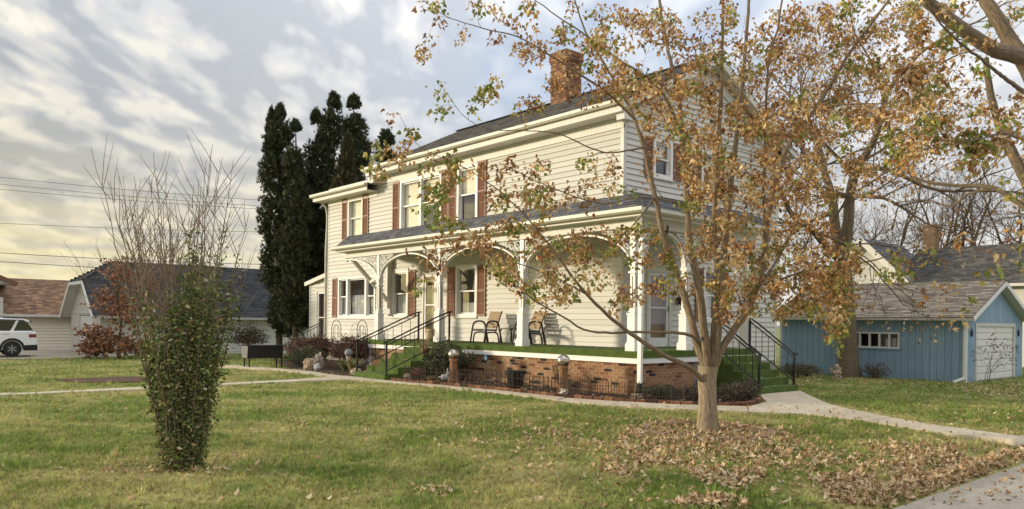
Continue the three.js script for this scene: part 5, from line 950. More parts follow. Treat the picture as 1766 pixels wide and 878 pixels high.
// ---------------------------------------------------------------- garden things
{ // edging fence of thin pickets along the bed
  const path = [[-6.55, 1.75], [-5.24, 1.46], [-3.84, 1.28], [-2.46, 1.18], [-1.2, 1.24], [-0.55, 1.16], [0.57, 0.68], [1.5, 0.1], [1.98, -0.7], [1.75, -1.7], [1.15, -2.4]].map(([x, z]) => V(x, 0.03, z));
  const c = new THREE.CatmullRomCurve3(path, false, 'centripetal'), n = 190, pts = c.getSpacedPoints(n), t = thing('edging_fence', 'low rusty wire picket fence along the flower bed', 'fence'), r = mulberry(66);
  const PK = join([new THREE.BoxGeometry(0.011, 0.36, 0.011).translate(0, 0.18, 0).toNonIndexed(), new THREE.ConeGeometry(0.012, 0.05, 4).translate(0, 0.385, 0).toNonIndexed()]);
  pts.forEach((p, i) => { const m = part('picket', PK, M.rustIron, t); m.position.copy(p); m.scale.y = 0.92 + 0.1 * r() + (i % 2 ? 0.06 : 0); m.rotation.set(0.05 * gauss(r), r(), 0.05 * gauss(r)); });
  for (const y of [0.09, 0.27]) part('rail', pipe(pts.filter((_, i) => i % 4 === 0).map((p) => p.clone().add(V(0, y, 0))), 0.006, 4, 180), M.rustIron, t);
  // brick edging between bed and walk
  const e = new THREE.CatmullRomCurve3([[-6.7, 1.98], [-5.9, 1.9], [-4.7, 1.65], [-3.6, 1.47], [-2.4, 1.39], [-1.15, 1.47], [-0.44, 1.35], [0.87, 0.9], [1.88, 0.38], [2.42, -0.25], [2.15, -1.3]].map(([x, z]) => V(x, 0.05, z)), false, 'centripetal'), k = Math.floor(e.getLength() / 0.225), q = e.getSpacedPoints(k), te = thing('bed_edging', 'row of dark red edging bricks between bed and walk', 'edging'), BK = uvByMetres(new THREE.BoxGeometry(0.205, 0.075, 0.1));
  for (let i = 0; i < k; i++) { const m = part('brick', BK, [M.bricks[6], M.bricks[2], M.bricks[6], M.soil][Math.floor(r() * 4)], te), d = q[i + 1].clone().sub(q[i]); m.position.copy(q[i]).lerp(q[i + 1], 0.5).add(V(0, 0.008 * gauss(r), 0)); m.rotation.set(0.08 * gauss(r), -Math.atan2(d.z, d.x) + 0.06 * gauss(r), 0.08 * gauss(r)); }
}
function pedestal(label, p, k) {
  const t = thing('gazing_ball', label, 'garden ornament', p, 0, 'gazing balls on pedestals');
  const pr = [[0, 0], [0.17, 0], [0.17, 0.05], [0.145, 0.08], [0.12, 0.2], [0.10, 0.42], [0.10, 0.60], [0.13, 0.64], [0.13, 0.68], [0, 0.68]], g = lathe(pr, 32), ps = g.attributes.position;
  for (let i = 0; i < ps.count; i++) { const y = ps.getY(i), a = Math.atan2(ps.getZ(i), ps.getX(i)); if (y > 0.1 && y < 0.61) { const f = 1 + 0.09 * Math.cos(a * 12); ps.setX(i, ps.getX(i) * f); ps.setZ(i, ps.getZ(i) * f); } } g.computeVertexNormals();
  part('pedestal', g, M.terracotta, t).scale.setScalar(k);
  const b = part('ball', new THREE.SphereGeometry(0.145, 28, 20), M.silver, t); b.position.y = (0.68 + 0.135) * k;
  part('collar', new THREE.TorusGeometry(0.085, 0.02, 6, 18).rotateX(PI2), M.terracotta, t).position.y = 0.70 * k;
}
pedestal('silver gazing ball on a terracotta pedestal beside the leafy shrub', V(-5.08, 0.03, 1.16), 0.9); pedestal('silver gazing ball on a terracotta pedestal near the downspout', V(-1.32, 0.03, 0.95), 0.9);
{
  const t = thing('planter_pot', 'black plastic planter pot behind the picket fence', 'pot', V(-3.03, 0.03, 0.86));
  part('pot', lathe([[0, 0], [0.17, 0], [0.225, 0.34], [0.25, 0.35], [0.255, 0.42], [0.235, 0.42], [0.22, 0.36], [0, 0.34]], 28), M.blackMatt, t); part('soil', new THREE.CylinderGeometry(0.215, 0.215, 0.02, 20).translate(0, 0.37, 0), M.soil, t);
  const d = thing('dead_plant', 'dried brown plant stalks in the black planter pot', 'plant', V(-3.03, 0.41, 0.86)), r = mulberry(8), s = []; for (let k = 0; k < 9; k++) { const a = r() * 6.28; s.push(limb([V(0.05 * Math.cos(a), 0, 0.05 * Math.sin(a)), V(0.12 * Math.cos(a), 0.08, 0.12 * Math.sin(a)), V(0.2 * Math.cos(a), 0.05 + 0.1 * r(), 0.2 * Math.sin(a))], [0.005, 0.004, 0.002], 4)); } part('stalks', s, M.twigPale, d);
}
{ // small white rabbit figure
  const t = thing('rabbit_figure', 'small white animal figure in the dark flower bed', 'figurine', V(-5.75, 0.03, 0.95), 2.4), sp = (x, y, z, a, b, c) => new THREE.SphereGeometry(1, 14, 10).scale(a, b, c).translate(x, y, z);
  part('body', [sp(0, 0.1, 0, 0.07, 0.085, 0.12), sp(0, 0.2, 0.1, 0.05, 0.05, 0.06), sp(0, 0.05, 0.11, 0.05, 0.03, 0.04)], M.white, t); part('ear', sp(0.022, 0.29, 0.08, 0.014, 0.06, 0.02), M.white, t); part('ear', sp(-0.022, 0.29, 0.08, 0.014, 0.06, 0.02), M.white, t); part('tail', sp(0, 0.1, -0.13, 0.03, 0.03, 0.03), M.white, t);
}
{ // blue flower stake
  const t = thing('flower_stake', 'blue metal flower on a thin stake before the porch base', 'garden ornament', V(-4.75, 0.03, 0.35)), m = mat(0.05, 0.16, 0.30, 0.4, { metalness: 0.3 }), g = [];
  part('stake', rod(V(0, 0, 0), V(0, 0.66, 0), 0.006), M.blackMatt, t); for (let k = 0; k < 6; k++) { const l = leafShape(oval, 0.5, 0.3); l.scale(0.09, 0.09, 0.09); l.rotateZ(k * Math.PI / 3); l.translate(0, 0.66, 0.02); g.push(l); } const f = part('petals', g, m, t); part('centre', new THREE.SphereGeometry(0.022, 10, 8).translate(0, 0.66, 0.03), M.silver, t);
  const t2 = thing('blue_bucket', 'blue plastic bucket against the grey porch wall', 'bucket', V(0.1, 0.02, -2.42)); part('bucket', lathe([[0, 0], [0.12, 0], [0.15, 0.34], [0.165, 0.36], [0.15, 0.36], [0.13, 0.1], [0, 0.06]], 22), mat(0.04, 0.17, 0.36, 0.5), t2); part('handle', new THREE.TorusGeometry(0.15, 0.006, 5, 20, Math.PI).rotateX(0.4).translate(0, 0.34, 0), M.silver, t2);
}
{ // rocks and globe by the shrubs
  const rock = (label, p, s, seed, m) => { const g = new THREE.IcosahedronGeometry(1, 4), q = g.attributes.position; for (let i = 0; i < q.count; i++) { const v = V(q.getX(i), q.getY(i), q.getZ(i)), f = 0.8 + 0.28 * n3(v.x * 1.4 + seed, v.y * 1.4, v.z * 1.4) + 0.08 * n3(v.x * 4, v.y * 4 + seed, v.z * 4); q.setXYZ(i, v.x * f, v.y * f, v.z * f); } g.computeVertexNormals(); const t = thing('garden_rock', label, 'rock', p); const o = part('stone', g, m, t); o.scale.set(s[0], s[1], s[2]); o.position.y = s[1] * 0.7; };
  rock('tan boulder at the edge of the back path', V(-11.95, 0, 1.72), [0.22, 0.26, 0.2], 1, M.stone); rock('pale grey rock leaning on the tan boulder', V(-12.05, 0.0, 1.35), [0.2, 0.36, 0.2], 2, mat(0.42, 0.40, 0.37, 0.9, { map: T.soil }));
  rock('small white rock beside the tan boulder', V(-11.6, 0, 1.62), [0.12, 0.16, 0.12], 3, mat(0.5, 0.5, 0.5, 0.9)); rock('rounded stone at the foot of the front steps', V(-8.95, 0, 1.75), [0.2, 0.15, 0.18], 4, M.stone);
  rock('pale stone at the foot of the second pedestal', V(-1.05, 0, 1.2), [0.12, 0.12, 0.1], 5, mat(0.55, 0.5, 0.42, 0.9)); rock('grey stone under the downspout outlet', V(0.32, 0, 0.42), [0.16, 0.09, 0.14], 6, M.stone); rock('pinkish stone at the bed corner by the front steps', V(-6.6, 0, 1.55), [0.14, 0.13, 0.12], 7, M.stone);
  const t = thing('garden_globe', 'grey stone globe among the reddish shrubs', 'garden ornament', V(-10.9, 0, 0.9)); part('globe', new THREE.SphereGeometry(0.13, 22, 16).translate(0, 0.58, 0), mat(0.20, 0.22, 0.235, 0.6), t); part('stand', lathe([[0, 0], [0.13, 0], [0.1, 0.05], [0.05, 0.3], [0.09, 0.47], [0, 0.48]], 16), M.stone, t);
  const b = thing('brick_planter', 'red brick planter box beside the front steps', 'planter', V(-9.0, 0, 0.75)); for (let k = 0; k < 6; k++) part('brick', B(-0.28, 0.28, k * 0.075, k * 0.075 + 0.068, -0.3 + (k % 2) * 0.004, 0.3), M.bricks[6], b);
}
// arched trellises against the wall
for (const [x, label] of [[-16.05, 'black arched wire trellis under the three part window, nearest the lean-to'], [-14.12, 'black arched wire trellis under the three part window, nearest the porch post']]) {
  const t = thing('wire_trellis', label, 'trellis', V(x, 0.02, -1.45), 0, 'arched wire trellises'), a = (w, h, y0) => [V(-w, y0, 0), V(-w, h - w, 0), ...[...Array(9).keys()].map((i) => V(-w * Math.cos(Math.PI * i / 8), h - w + w * Math.sin(Math.PI * i / 8), 0)), V(w, h - w, 0), V(w, y0, 0)];
  part('frame', pipe(a(0.36, 1.6, 0), 0.014, 5, 70), M.blackMatt, t); part('frame', pipe(a(0.22, 1.42, 0), 0.010, 5, 60), M.blackMatt, t); for (const y of [0.5, 0.8, 1.1]) part('bar', rod(V(-0.36, y, 0), V(0.36, y, 0), 0.008), M.blackMatt, t); for (const q of [-0.1, 0.1]) part('bar', rod(V(q, 0, 0), V(q, 1.38, 0), 0.008), M.blackMatt, t);
}
{ // black trough on legs
  const t = thing('metal_trough', 'black metal trough on thin legs beside the back path', 'trough', V(-14.35, gy(-14.3, 2.2), 2.2), PI2), p = [[-0.26, 0.75], [0.26, 0.75], [0.2, 0.36], [-0.2, 0.36]], g = extr(p, 1.2, 0.006); g.rotateY(PI2); g.translate(-0.6, 0, 0);
  part('body', g, M.blackMatt, t); part('end_panel', extr(p.map(([a, b]) => [a * 1.06, b + 0.01]), 0.02).rotateY(PI2).translate(-0.64, 0, 0), mat(0.07, 0.075, 0.08, 0.5), t); part('rim', [B(-0.66, 0.66, 0.75, 0.775, 0.24, 0.30), B(-0.66, 0.66, 0.75, 0.775, -0.30, -0.24)], M.black, t);
  for (const sx of [-0.56, 0.56]) for (const sz of [-0.2, 0.2]) part('leg', B(sx - 0.02, sx + 0.02, 0, 0.4, sz - 0.02, sz + 0.02), M.blackMatt, t); part('drain_pipe', rod(V(0.5, 0.77, 0.1), V(0.5, 0.84, 0.1), 0.02), M.black, t);
  const f = thing('wire_border', 'short black wire border by the trough', 'fence', V(-13.5, 0, 1.75), 0.9); for (let k = 0; k < 12; k++) part('picket', rod(V(-0.5 + k * 0.09, 0, 0), V(-0.5 + k * 0.09, 0.36, 0), 0.007, 4), M.blackMatt, f); part('rail', rod(V(-0.55, 0.25, 0), V(0.55, 0.25, 0), 0.006, 4), M.blackMatt, f);
}
// ---------------------------------------------------------------- porch furniture
function porchChair(label, p, turn) {        // faces +z
  const t = thing('patio_chair', label, 'chair', p, turn, 'patio chairs on the porch');
  for (const s of [-1, 1]) {
    const x = 0.3 * s; part('arm_frame', pipe([V(x, 0, 0.36), V(x, 0.06, 0.345), V(x, 0.32, 0.30), V(x, 0.56, 0.23), V(x, 0.62, 0.12), V(x, 0.625, -0.08), V(x, 0.58, -0.18), V(x, 0.36, -0.25), V(x, 0.05, -0.33), V(x, 0, -0.34)], 0.027, 6, 44), M.black, t);
    part('base_frame', pipe([V(x * 0.86, 0.01, 0.28), V(x * 0.86, 0.24, 0.24), V(x * 0.86, 0.29, 0.18), V(x * 0.86, 0.29, -0.16), V(x * 0.86, 0.22, -0.22), V(x * 0.86, 0.01, -0.26)], 0.022, 6, 30), M.black, t);
    part('back_rail', pipe([V(0.24 * s, 0.30, -0.14), V(0.24 * s, 0.5, -0.22), V(0.24 * s, 0.93, -0.40)], 0.016, 6, 14), M.black, t);
  }
  for (let k = 0; k < 6; k++) { const y = 0.47 + k * 0.082, z = -0.20 - (y - 0.45) * 0.43; const q = B(-0.235, 0.235, -0.037, 0.037, -0.009, 0.009); q.rotateX(-0.40); q.translate(0, y, z + 0.02); part('back_slat', q, M.wood, t); }
  for (let k = 0; k < 6; k++) part('seat_slat', B(-0.25, 0.25, 0.375, 0.392, -0.17 + k * 0.082, -0.105 + k * 0.082), M.black, t);
  part('seat_frame', [B(-0.27, 0.27, 0.345, 0.374, 0.27, 0.31), B(-0.27, -0.24, 0.345, 0.374, -0.18, 0.27), B(0.24, 0.27, 0.345, 0.374, -0.18, 0.27)], M.black, t);
}
porchChair('black framed patio chair with wooden slat back, nearest the front door', V(-6.75, FL, -1.28), 0.04); porchChair('black framed patio chair with wooden slat back, nearest the porch corner', V(-5.05, FL, -1.42), -0.08);
{
  const t = thing('side_table', 'low black tubular side table between the patio chairs', 'table', V(-5.9, FL, -1.5));
  part('table_top', B(-0.25, 0.25, 0.42, 0.44, -0.25, 0.25), M.black, t); for (const x of [-0.23, 0.23]) part('leg_frame', pipe([V(x, 0, -0.22), V(x, 0.36, -0.2), V(x, 0.41, -0.15), V(x, 0.41, 0.15), V(x, 0.36, 0.2), V(x, 0, 0.22)], 0.016, 6, 30), M.black, t);
  const b = thing('wooden_barrel', 'pale wooden tub at the top of the front steps', 'barrel', V(-8.22, FL, -0.36)); part('barrel', lathe([[0, 0], [0.15, 0], [0.175, 0.18], [0.165, 0.38], [0.15, 0.38], [0.14, 0.34], [0, 0.33]], 20), mat(0.46, 0.36, 0.20, 0.8, { map: T.streak }), b); for (const y of [0.08, 0.3]) part('hoop', new THREE.TorusGeometry(0.172, 0.006, 5, 24).rotateX(PI2).translate(0, y, 0), M.brown, b);
}
// ---------------------------------------------------------------- cherub
{
  const t = thing('cherub_statue', 'small tan stone cherub statue on the lawn before the shade tree', 'statue', G(1443, 655), 0.9), sp = (x, y, z, a, b, c) => new THREE.SphereGeometry(1, 16, 12).scale(a, b, c).translate(x, y, z);
  part('plinth', lathe([[0, 0], [0.17, 0], [0.17, 0.06], [0.14, 0.09], [0, 0.09]], 16), M.stone, t);
  part('body', [sp(0, 0.22, 0, 0.11, 0.15, 0.1), sp(0.07, 0.12, 0.09, 0.055, 0.05, 0.1), sp(-0.07, 0.12, 0.09, 0.055, 0.05, 0.1), limb([V(0.09, 0.3, 0), V(0.13, 0.22, 0.08), V(0.03, 0.25, 0.14)], [0.035, 0.032, 0.026], 8), limb([V(-0.09, 0.3, 0), V(-0.13, 0.22, 0.08), V(-0.03, 0.25, 0.14)], [0.035, 0.032, 0.026], 8), sp(0, 0.36, 0, 0.04, 0.05, 0.04)], M.stone, t);
  part('head', [sp(0, 0.45, 0.01, 0.078, 0.088, 0.08), sp(0, 0.44, 0.085, 0.014, 0.018, 0.016), sp(0, 0.49, -0.015, 0.088, 0.07, 0.088)], M.stone, t);
  for (const s of [-1, 1]) { const w = extr([[0, 0], [0.08, 0.16], [0.2, 0.17], [0.16, 0.04], [0.12, -0.06], [0.05, -0.06]].map(([a, b]) => [a * s, b]), 0.025, 0.006); w.translate(0.02 * s, 0.26, -0.11); part('wing', w, M.stone, t); }
}
// ---------------------------------------------------------------- blue garage
{
  const gx = 0.92, gz = -16.6, x0 = -6.15, gb = -0.3, zb = -22.55, zm = (gz + zb) / 2, t = thing('blue_garage', 'small blue board sided garage with grey shingle roof and white door', 'garage', V(0, 0, 0)), r = mulberry(81);
  const wy = 2.0, ap = 3.28, win = [-3.55, -1.34, 0.80, 1.40], door = [17.46, 21.75, -0.35, 1.78], hole = (o) => [o[0] + 0.03, o[1] - 0.03, o[2] + 0.03, o[3] - 0.03];
  part('wall', [...sheet(x0, gx - 0.02, gb - 0.3, wy, [hole(win)], (a, b, c, d) => B(a, b, c, d, gz - 0.12, gz - 0.015)), ...sheet(-gz + 0.12, -zb, gb - 0.3, wy, [hole(door)], (a, b, c, d) => B(gx - 0.12, gx - 0.015, c, d, -b, -a)), B(x0, x0 + 0.1, gb - 0.3, wy, zb, gz - 0.12), B(x0 + 0.1, gx - 0.12, gb - 0.3, wy, zb, zb + 0.1)], M.blue[1], t);
  { const g = extr([[-gz, wy], [-zb, wy], [-zm, ap - 0.08]], 0.1); g.rotateY(PI2); g.translate(gx - 0.115, 0, 0); part('gable_wall', uvByMetres(g), M.blue[1], t); const g2 = g.clone().translate(x0 - gx + 0.12, 0, 0); part('gable_wall', g2, M.blue[1], t); }
  for (let x = x0; x < gx - 0.02; x += 0.245) { const w = Math.min(0.225, gx - 0.02 - x), m = M.blue[Math.floor(r() * 3)]; for (const [a, b] of x + w > win[0] && x < win[1] ? [[gb - 0.1, win[2]], [win[3], wy - 0.02]] : [[gb - 0.1, wy - 0.02]]) part('wall_board', B(x, x + w, a, b, gz - 0.014, gz), m, t); }
  for (let z = gz; z > zb; z -= 0.16) { const w = 0.146, m = M.blue[Math.floor(r() * 3)], c = -z + w / 2, top = ap - 0.1 - Math.abs(z - w / 2 - zm) * (ap - wy) / (gz - zm) ; const lo = c > door[0] && c < door[1] ? door[3] : gb - 0.1; part('wall_board', B(gx - 0.014, gx, lo, Math.max(lo + 0.1, top), z - w, z), m, t); }
  // window of five lights
  part('window', [B(win[0], win[1], win[2], win[2] + 0.06, gz - 0.08, gz + 0.03), B(win[0], win[1], win[3] - 0.06, win[3], gz - 0.08, gz + 0.03), ...[0, 1, 2, 3, 4, 5, 6].map((k) => { const x = win[0] + (win[1] - win[0]) * k / 6; return B(clamp(x - 0.025, win[0], win[1] - 0.05), clamp(x - 0.025, win[0], win[1] - 0.05) + 0.05, win[2] + 0.06, win[3] - 0.06, gz - 0.08, gz + 0.03); })], M.white, t);
  for (let k = 0; k < 6; k++) { const a = win[0] + (win[1] - win[0]) * k / 6 + 0.025, b = win[0] + (win[1] - win[0]) * (k + 1) / 6 - 0.025; part('pane', B(a, b, win[2] + 0.06, win[3] - 0.06, gz - 0.04, gz - 0.036), M.glass, t); }
  part('sill', B(win[0] - 0.05, win[1] + 0.05, win[2] - 0.05, win[2] - 0.001, gz, gz + 0.05), M.blue[1], t);
  for (const x of [-2.0, -1.75, -1.55]) part('shelf_goods', B(x, x + 0.16, 0.88, 1.15 + 0.1 * (x + 2), gz - 0.5, gz - 0.36), M.white, t);
  // sectional door
  const dz0 = -door[1] + 0.14, dz1 = -door[0] - 0.14;
  const dn = 8, dh = (door[3] - 0.12 - gb) / dn; for (let k = 0; k < dn; k++) for (let c = 0; c < 2; c++) { const w = (dz1 - dz0) / 2; part('door_panel', [B(gx - 0.07, gx - 0.045, gb + k * dh + 0.008, gb + (k + 1) * dh - 0.004, dz0 + c * w + 0.003, dz0 + (c + 1) * w - 0.003), B(gx - 0.045, gx - 0.035, gb + k * dh + 0.05, gb + (k + 1) * dh - 0.045, dz0 + c * w + 0.06, dz0 + (c + 1) * w - 0.06)], M.white, t); }
  part('door_trim', [B(gx - 0.05, gx + 0.02, gb, door[3], -door[1], dz0), B(gx - 0.05, gx + 0.02, gb, door[3], dz1, -door[0]), B(gx - 0.05, gx + 0.02, door[3] - 0.12, door[3], dz0, dz1)], M.trim, t);
  part('corner_board', [B(gx - 0.09, gx + 0.012, gb - 0.05, wy, gz, gz + 0.015), B(gx, gx + 0.012, gb - 0.05, wy, gz - 0.09, gz)], M.white, t); part('corner_board', B(x0 - 0.012, x0 + 0.09, gb - 0.05, wy, gz, gz + 0.015), M.white, t);
  // roof
  const oh = 0.32, sl = (ap - wy) / (gz - zm), ey = wy - 0.02, rise = V(0, sl, -1).normalize(), L = gx + oh + 0.3 - x0, run = Math.hypot(gz + 0.3 - zm, (gz + 0.3 - zm) * sl);
  const deck = extr([[-gz - 0.3, ey - 0.12], [-gz - 0.3, ey - 0.03], [-zm, ap + 0.03], [-zb + 0.3, ey - 0.03], [-zb + 0.3, ey - 0.12], [-zm, ap - 0.06]], L); deck.rotateY(PI2); deck.translate(x0 - 0.3, 0, 0); part('roof_deck', deck, M.trim, t);
  const tones = [[0.29, 0.24, 0.18], [0.36, 0.30, 0.225], [0.22, 0.18, 0.14], [0.42, 0.36, 0.275]], rr = mulberry(6), all = () => [0, L];
  shingles(t, V(x0 - 0.3, ey - 0.02, gz + 0.33), V(1, 0, 0), rise, run + 0.06, all, tones, rr, 0.15, 0.34); shingles(t, V(gx + oh, ey - 0.02, zb - 0.33), V(-1, 0, 0), V(0, sl, 1).normalize(), run + 0.06, all, tones, rr, 0.15, 0.34);
  part('ridge_cap', bar(V(x0 - 0.3, ap + 0.055, zm), V(gx + oh, ap + 0.055, zm), 0.25, 0.03), mat(0.2, 0.18, 0.15, 0.9), t);
  for (const s of [1, -1]) part('rake_board', bar(V(gx + oh + 0.012, ey - 0.09, zm + s * (gz + 0.32 - zm)), V(gx + oh + 0.012, ap - 0.03, zm + s * 0.012), 0.022, 0.15), M.white, t);
  part('gutter', B(x0 - 0.3, gx + oh - 0.01, ey - 0.13, ey - 0.045, gz + 0.305, gz + 0.39), M.gutter, t);
  part('downspout', [pipe([V(gx - 0.02, ey - 0.1, gz + 0.35), V(gx - 0.02, ey - 0.25, gz + 0.25), V(gx - 0.04, ey - 0.4, gz + 0.07)], 0.04, 6, 14), B(gx - 0.08, gx, gb + 0.12, ey - 0.38, gz + 0.02, gz + 0.09), bar(V(gx - 0.04, gb + 0.15, gz + 0.06), V(gx - 0.2, gb + 0.03, gz + 0.6), 0.08, 0.07)], M.white, t);
  // stars either side of the door and a meter box
  const star = [...Array(10).keys()].map((k) => { const q = k % 2 ? 0.06 : 0.15, a = PI2 + k * Math.PI / 5; return [q * Math.cos(a), q * Math.sin(a)]; });
  for (const z of [-17.05, -22.12]) { const g = extr(star, 0.02, 0.006); g.rotateY(PI2); g.translate(gx + 0.008, 1.42, z); part('star', g, M.blackMatt, t); }
  part('meter_box', B(gx, gx + 0.06, 0.75, 0.95, -22.1, -21.97), M.blue[2], t);
  // sapling in front of the door
  const p = V(1.35, gb, -17.2), sa = thing('door_sapling', 'thin sapling with sparse dark leaves in front of the white garage door', 'sapling', p), out = { big: [], fine: [] }, tips = [], rq = mulberry(15), s = new Soup();
  for (let k = 0; k < 4; k++) forkTree(sa, V(0.1 * (rq() - 0.5), 0, -0.1 * k), V(0.2 * (rq() - 0.5), 1, -0.3 * rq()).normalize(), 0.6, 0.012, 3, { lift: 0.05, wiggle: 0.18, kids: () => 2 }, out, tips, rq);
  part('stems', out.fine, M.twig, sa); for (const [v] of tips) for (let k = 0; k < 5; k++) s.add(OVAL[k % 2], placeM(v.clone().addScaledVector(randDir(rq), 0.16), hangingLeaf(rq, 0.4), 0.075), vary([0.05, 0.035, 0.025], rq)); stuff(part('foliage', s.geo(), M.leafVC, sa));
}
// ---------------------------------------------------------------- white neighbour house behind the blue garage
{
  const t = thing('neighbour_house', 'white neighbour house with dark shingle roof and front gable behind the blue garage', 'house', V(0, 0, 0)), r = mulberry(19), g0 = -0.3, z = -30;
  // front gable, facing the lawn
  const ax = -8.83, ay = 6.45, hw = 2.75, sl = 0.985, ey = ay - hw * sl;
  const pale = M.vinyl[0];
  part('wall', [B(ax - hw + 0.25, ax + hw - 0.25, g0, ey + 0.1, z - 5, z), B(ax, 9, g0, 3.75, z - 8, z - 0.7)], pale, t);
  part('gable_wall', extr([[ax - hw + 0.2, ey], [ax + hw - 0.2, ey], [ax, ay - 0.2]], 0.12).translate(0, 0, z - 0.13), pale, t);
  siding(t, ax - hw + 0.25, ax + hw - 0.25, 2.0, 4.4, [[ax - 0.9, ax - 0.1, 2.6, 4.1], [ax + 0.3, ax + 1.1, 2.6, 4.1]], (m, a, y, l, h) => { m.position.set(a, y, z); m.scale.set(l, h, 1); }, M.vinyl, 0.2);
  windowAt(t, ax - 0.5, 2.6, z, 0, 0.8, 1.5, {}); windowAt(t, ax + 0.7, 2.6, z, 0, 0.8, 1.5, {});
  for (const s of [1, -1]) { part('rake_board', [bar(V(ax + s * hw, ey - 0.12, z + 0.3), V(ax + s * 0.01, ay - 0.12, z + 0.3), 0.2, 0.05), bar(V(ax + s * hw, ey - 0.1, z + 0.42), V(ax + s * 0.01, ay - 0.1, z + 0.42), 0.05, 0.3)], M.trim, t);
    shingles(t, V(ax + s * (hw + 0.08), ey - 0.05, z + 0.45), V(0, 0, -1), V(-s, sl, 0).normalize(), hw * Math.hypot(1, sl) + 0.1, () => [0, 5.5], GREY_TONES, r, 0.16, 0.33); }
  // main roof slope
  const rise = V(0, 2.28, -3.6).normalize(), tones = [[0.055, 0.053, 0.05], [0.075, 0.07, 0.064], [0.042, 0.041, 0.04], [0.095, 0.086, 0.075]];
  shingles(t, V(-7.4, 3.8, z - 0.2), V(1, 0, 0), rise, Math.hypot(2.28, 3.6), () => [0, 17], tones, r, 0.16, 0.33);
  { const g = extr([[0, 3.7], [0, 3.79], [3.6, 6.06], [7.2, 3.79], [7.2, 3.7]], 16.6); g.rotateY(PI2); g.translate(-7.2, 0, z - 0.22); part('roof_deck', g, M.deck, t); }
  part('gutter', B(-7.2, 9.5, 3.66, 3.80, z - 0.22, z - 0.1), M.trim, t);
  part('wall', B(-0.3, 6, g0, 3.6, z - 0.7, z - 0.45), pale, t);
  const c = part('chimney', [B(-7.15, -6.5, 5.2, 7.3, z - 4.3, z - 3.7), B(-7.21, -6.44, 7.3, 7.42, z - 4.36, z - 3.64)], mat(0.27, 0.195, 0.135, 0.9, { map: T.soil }), t);
}
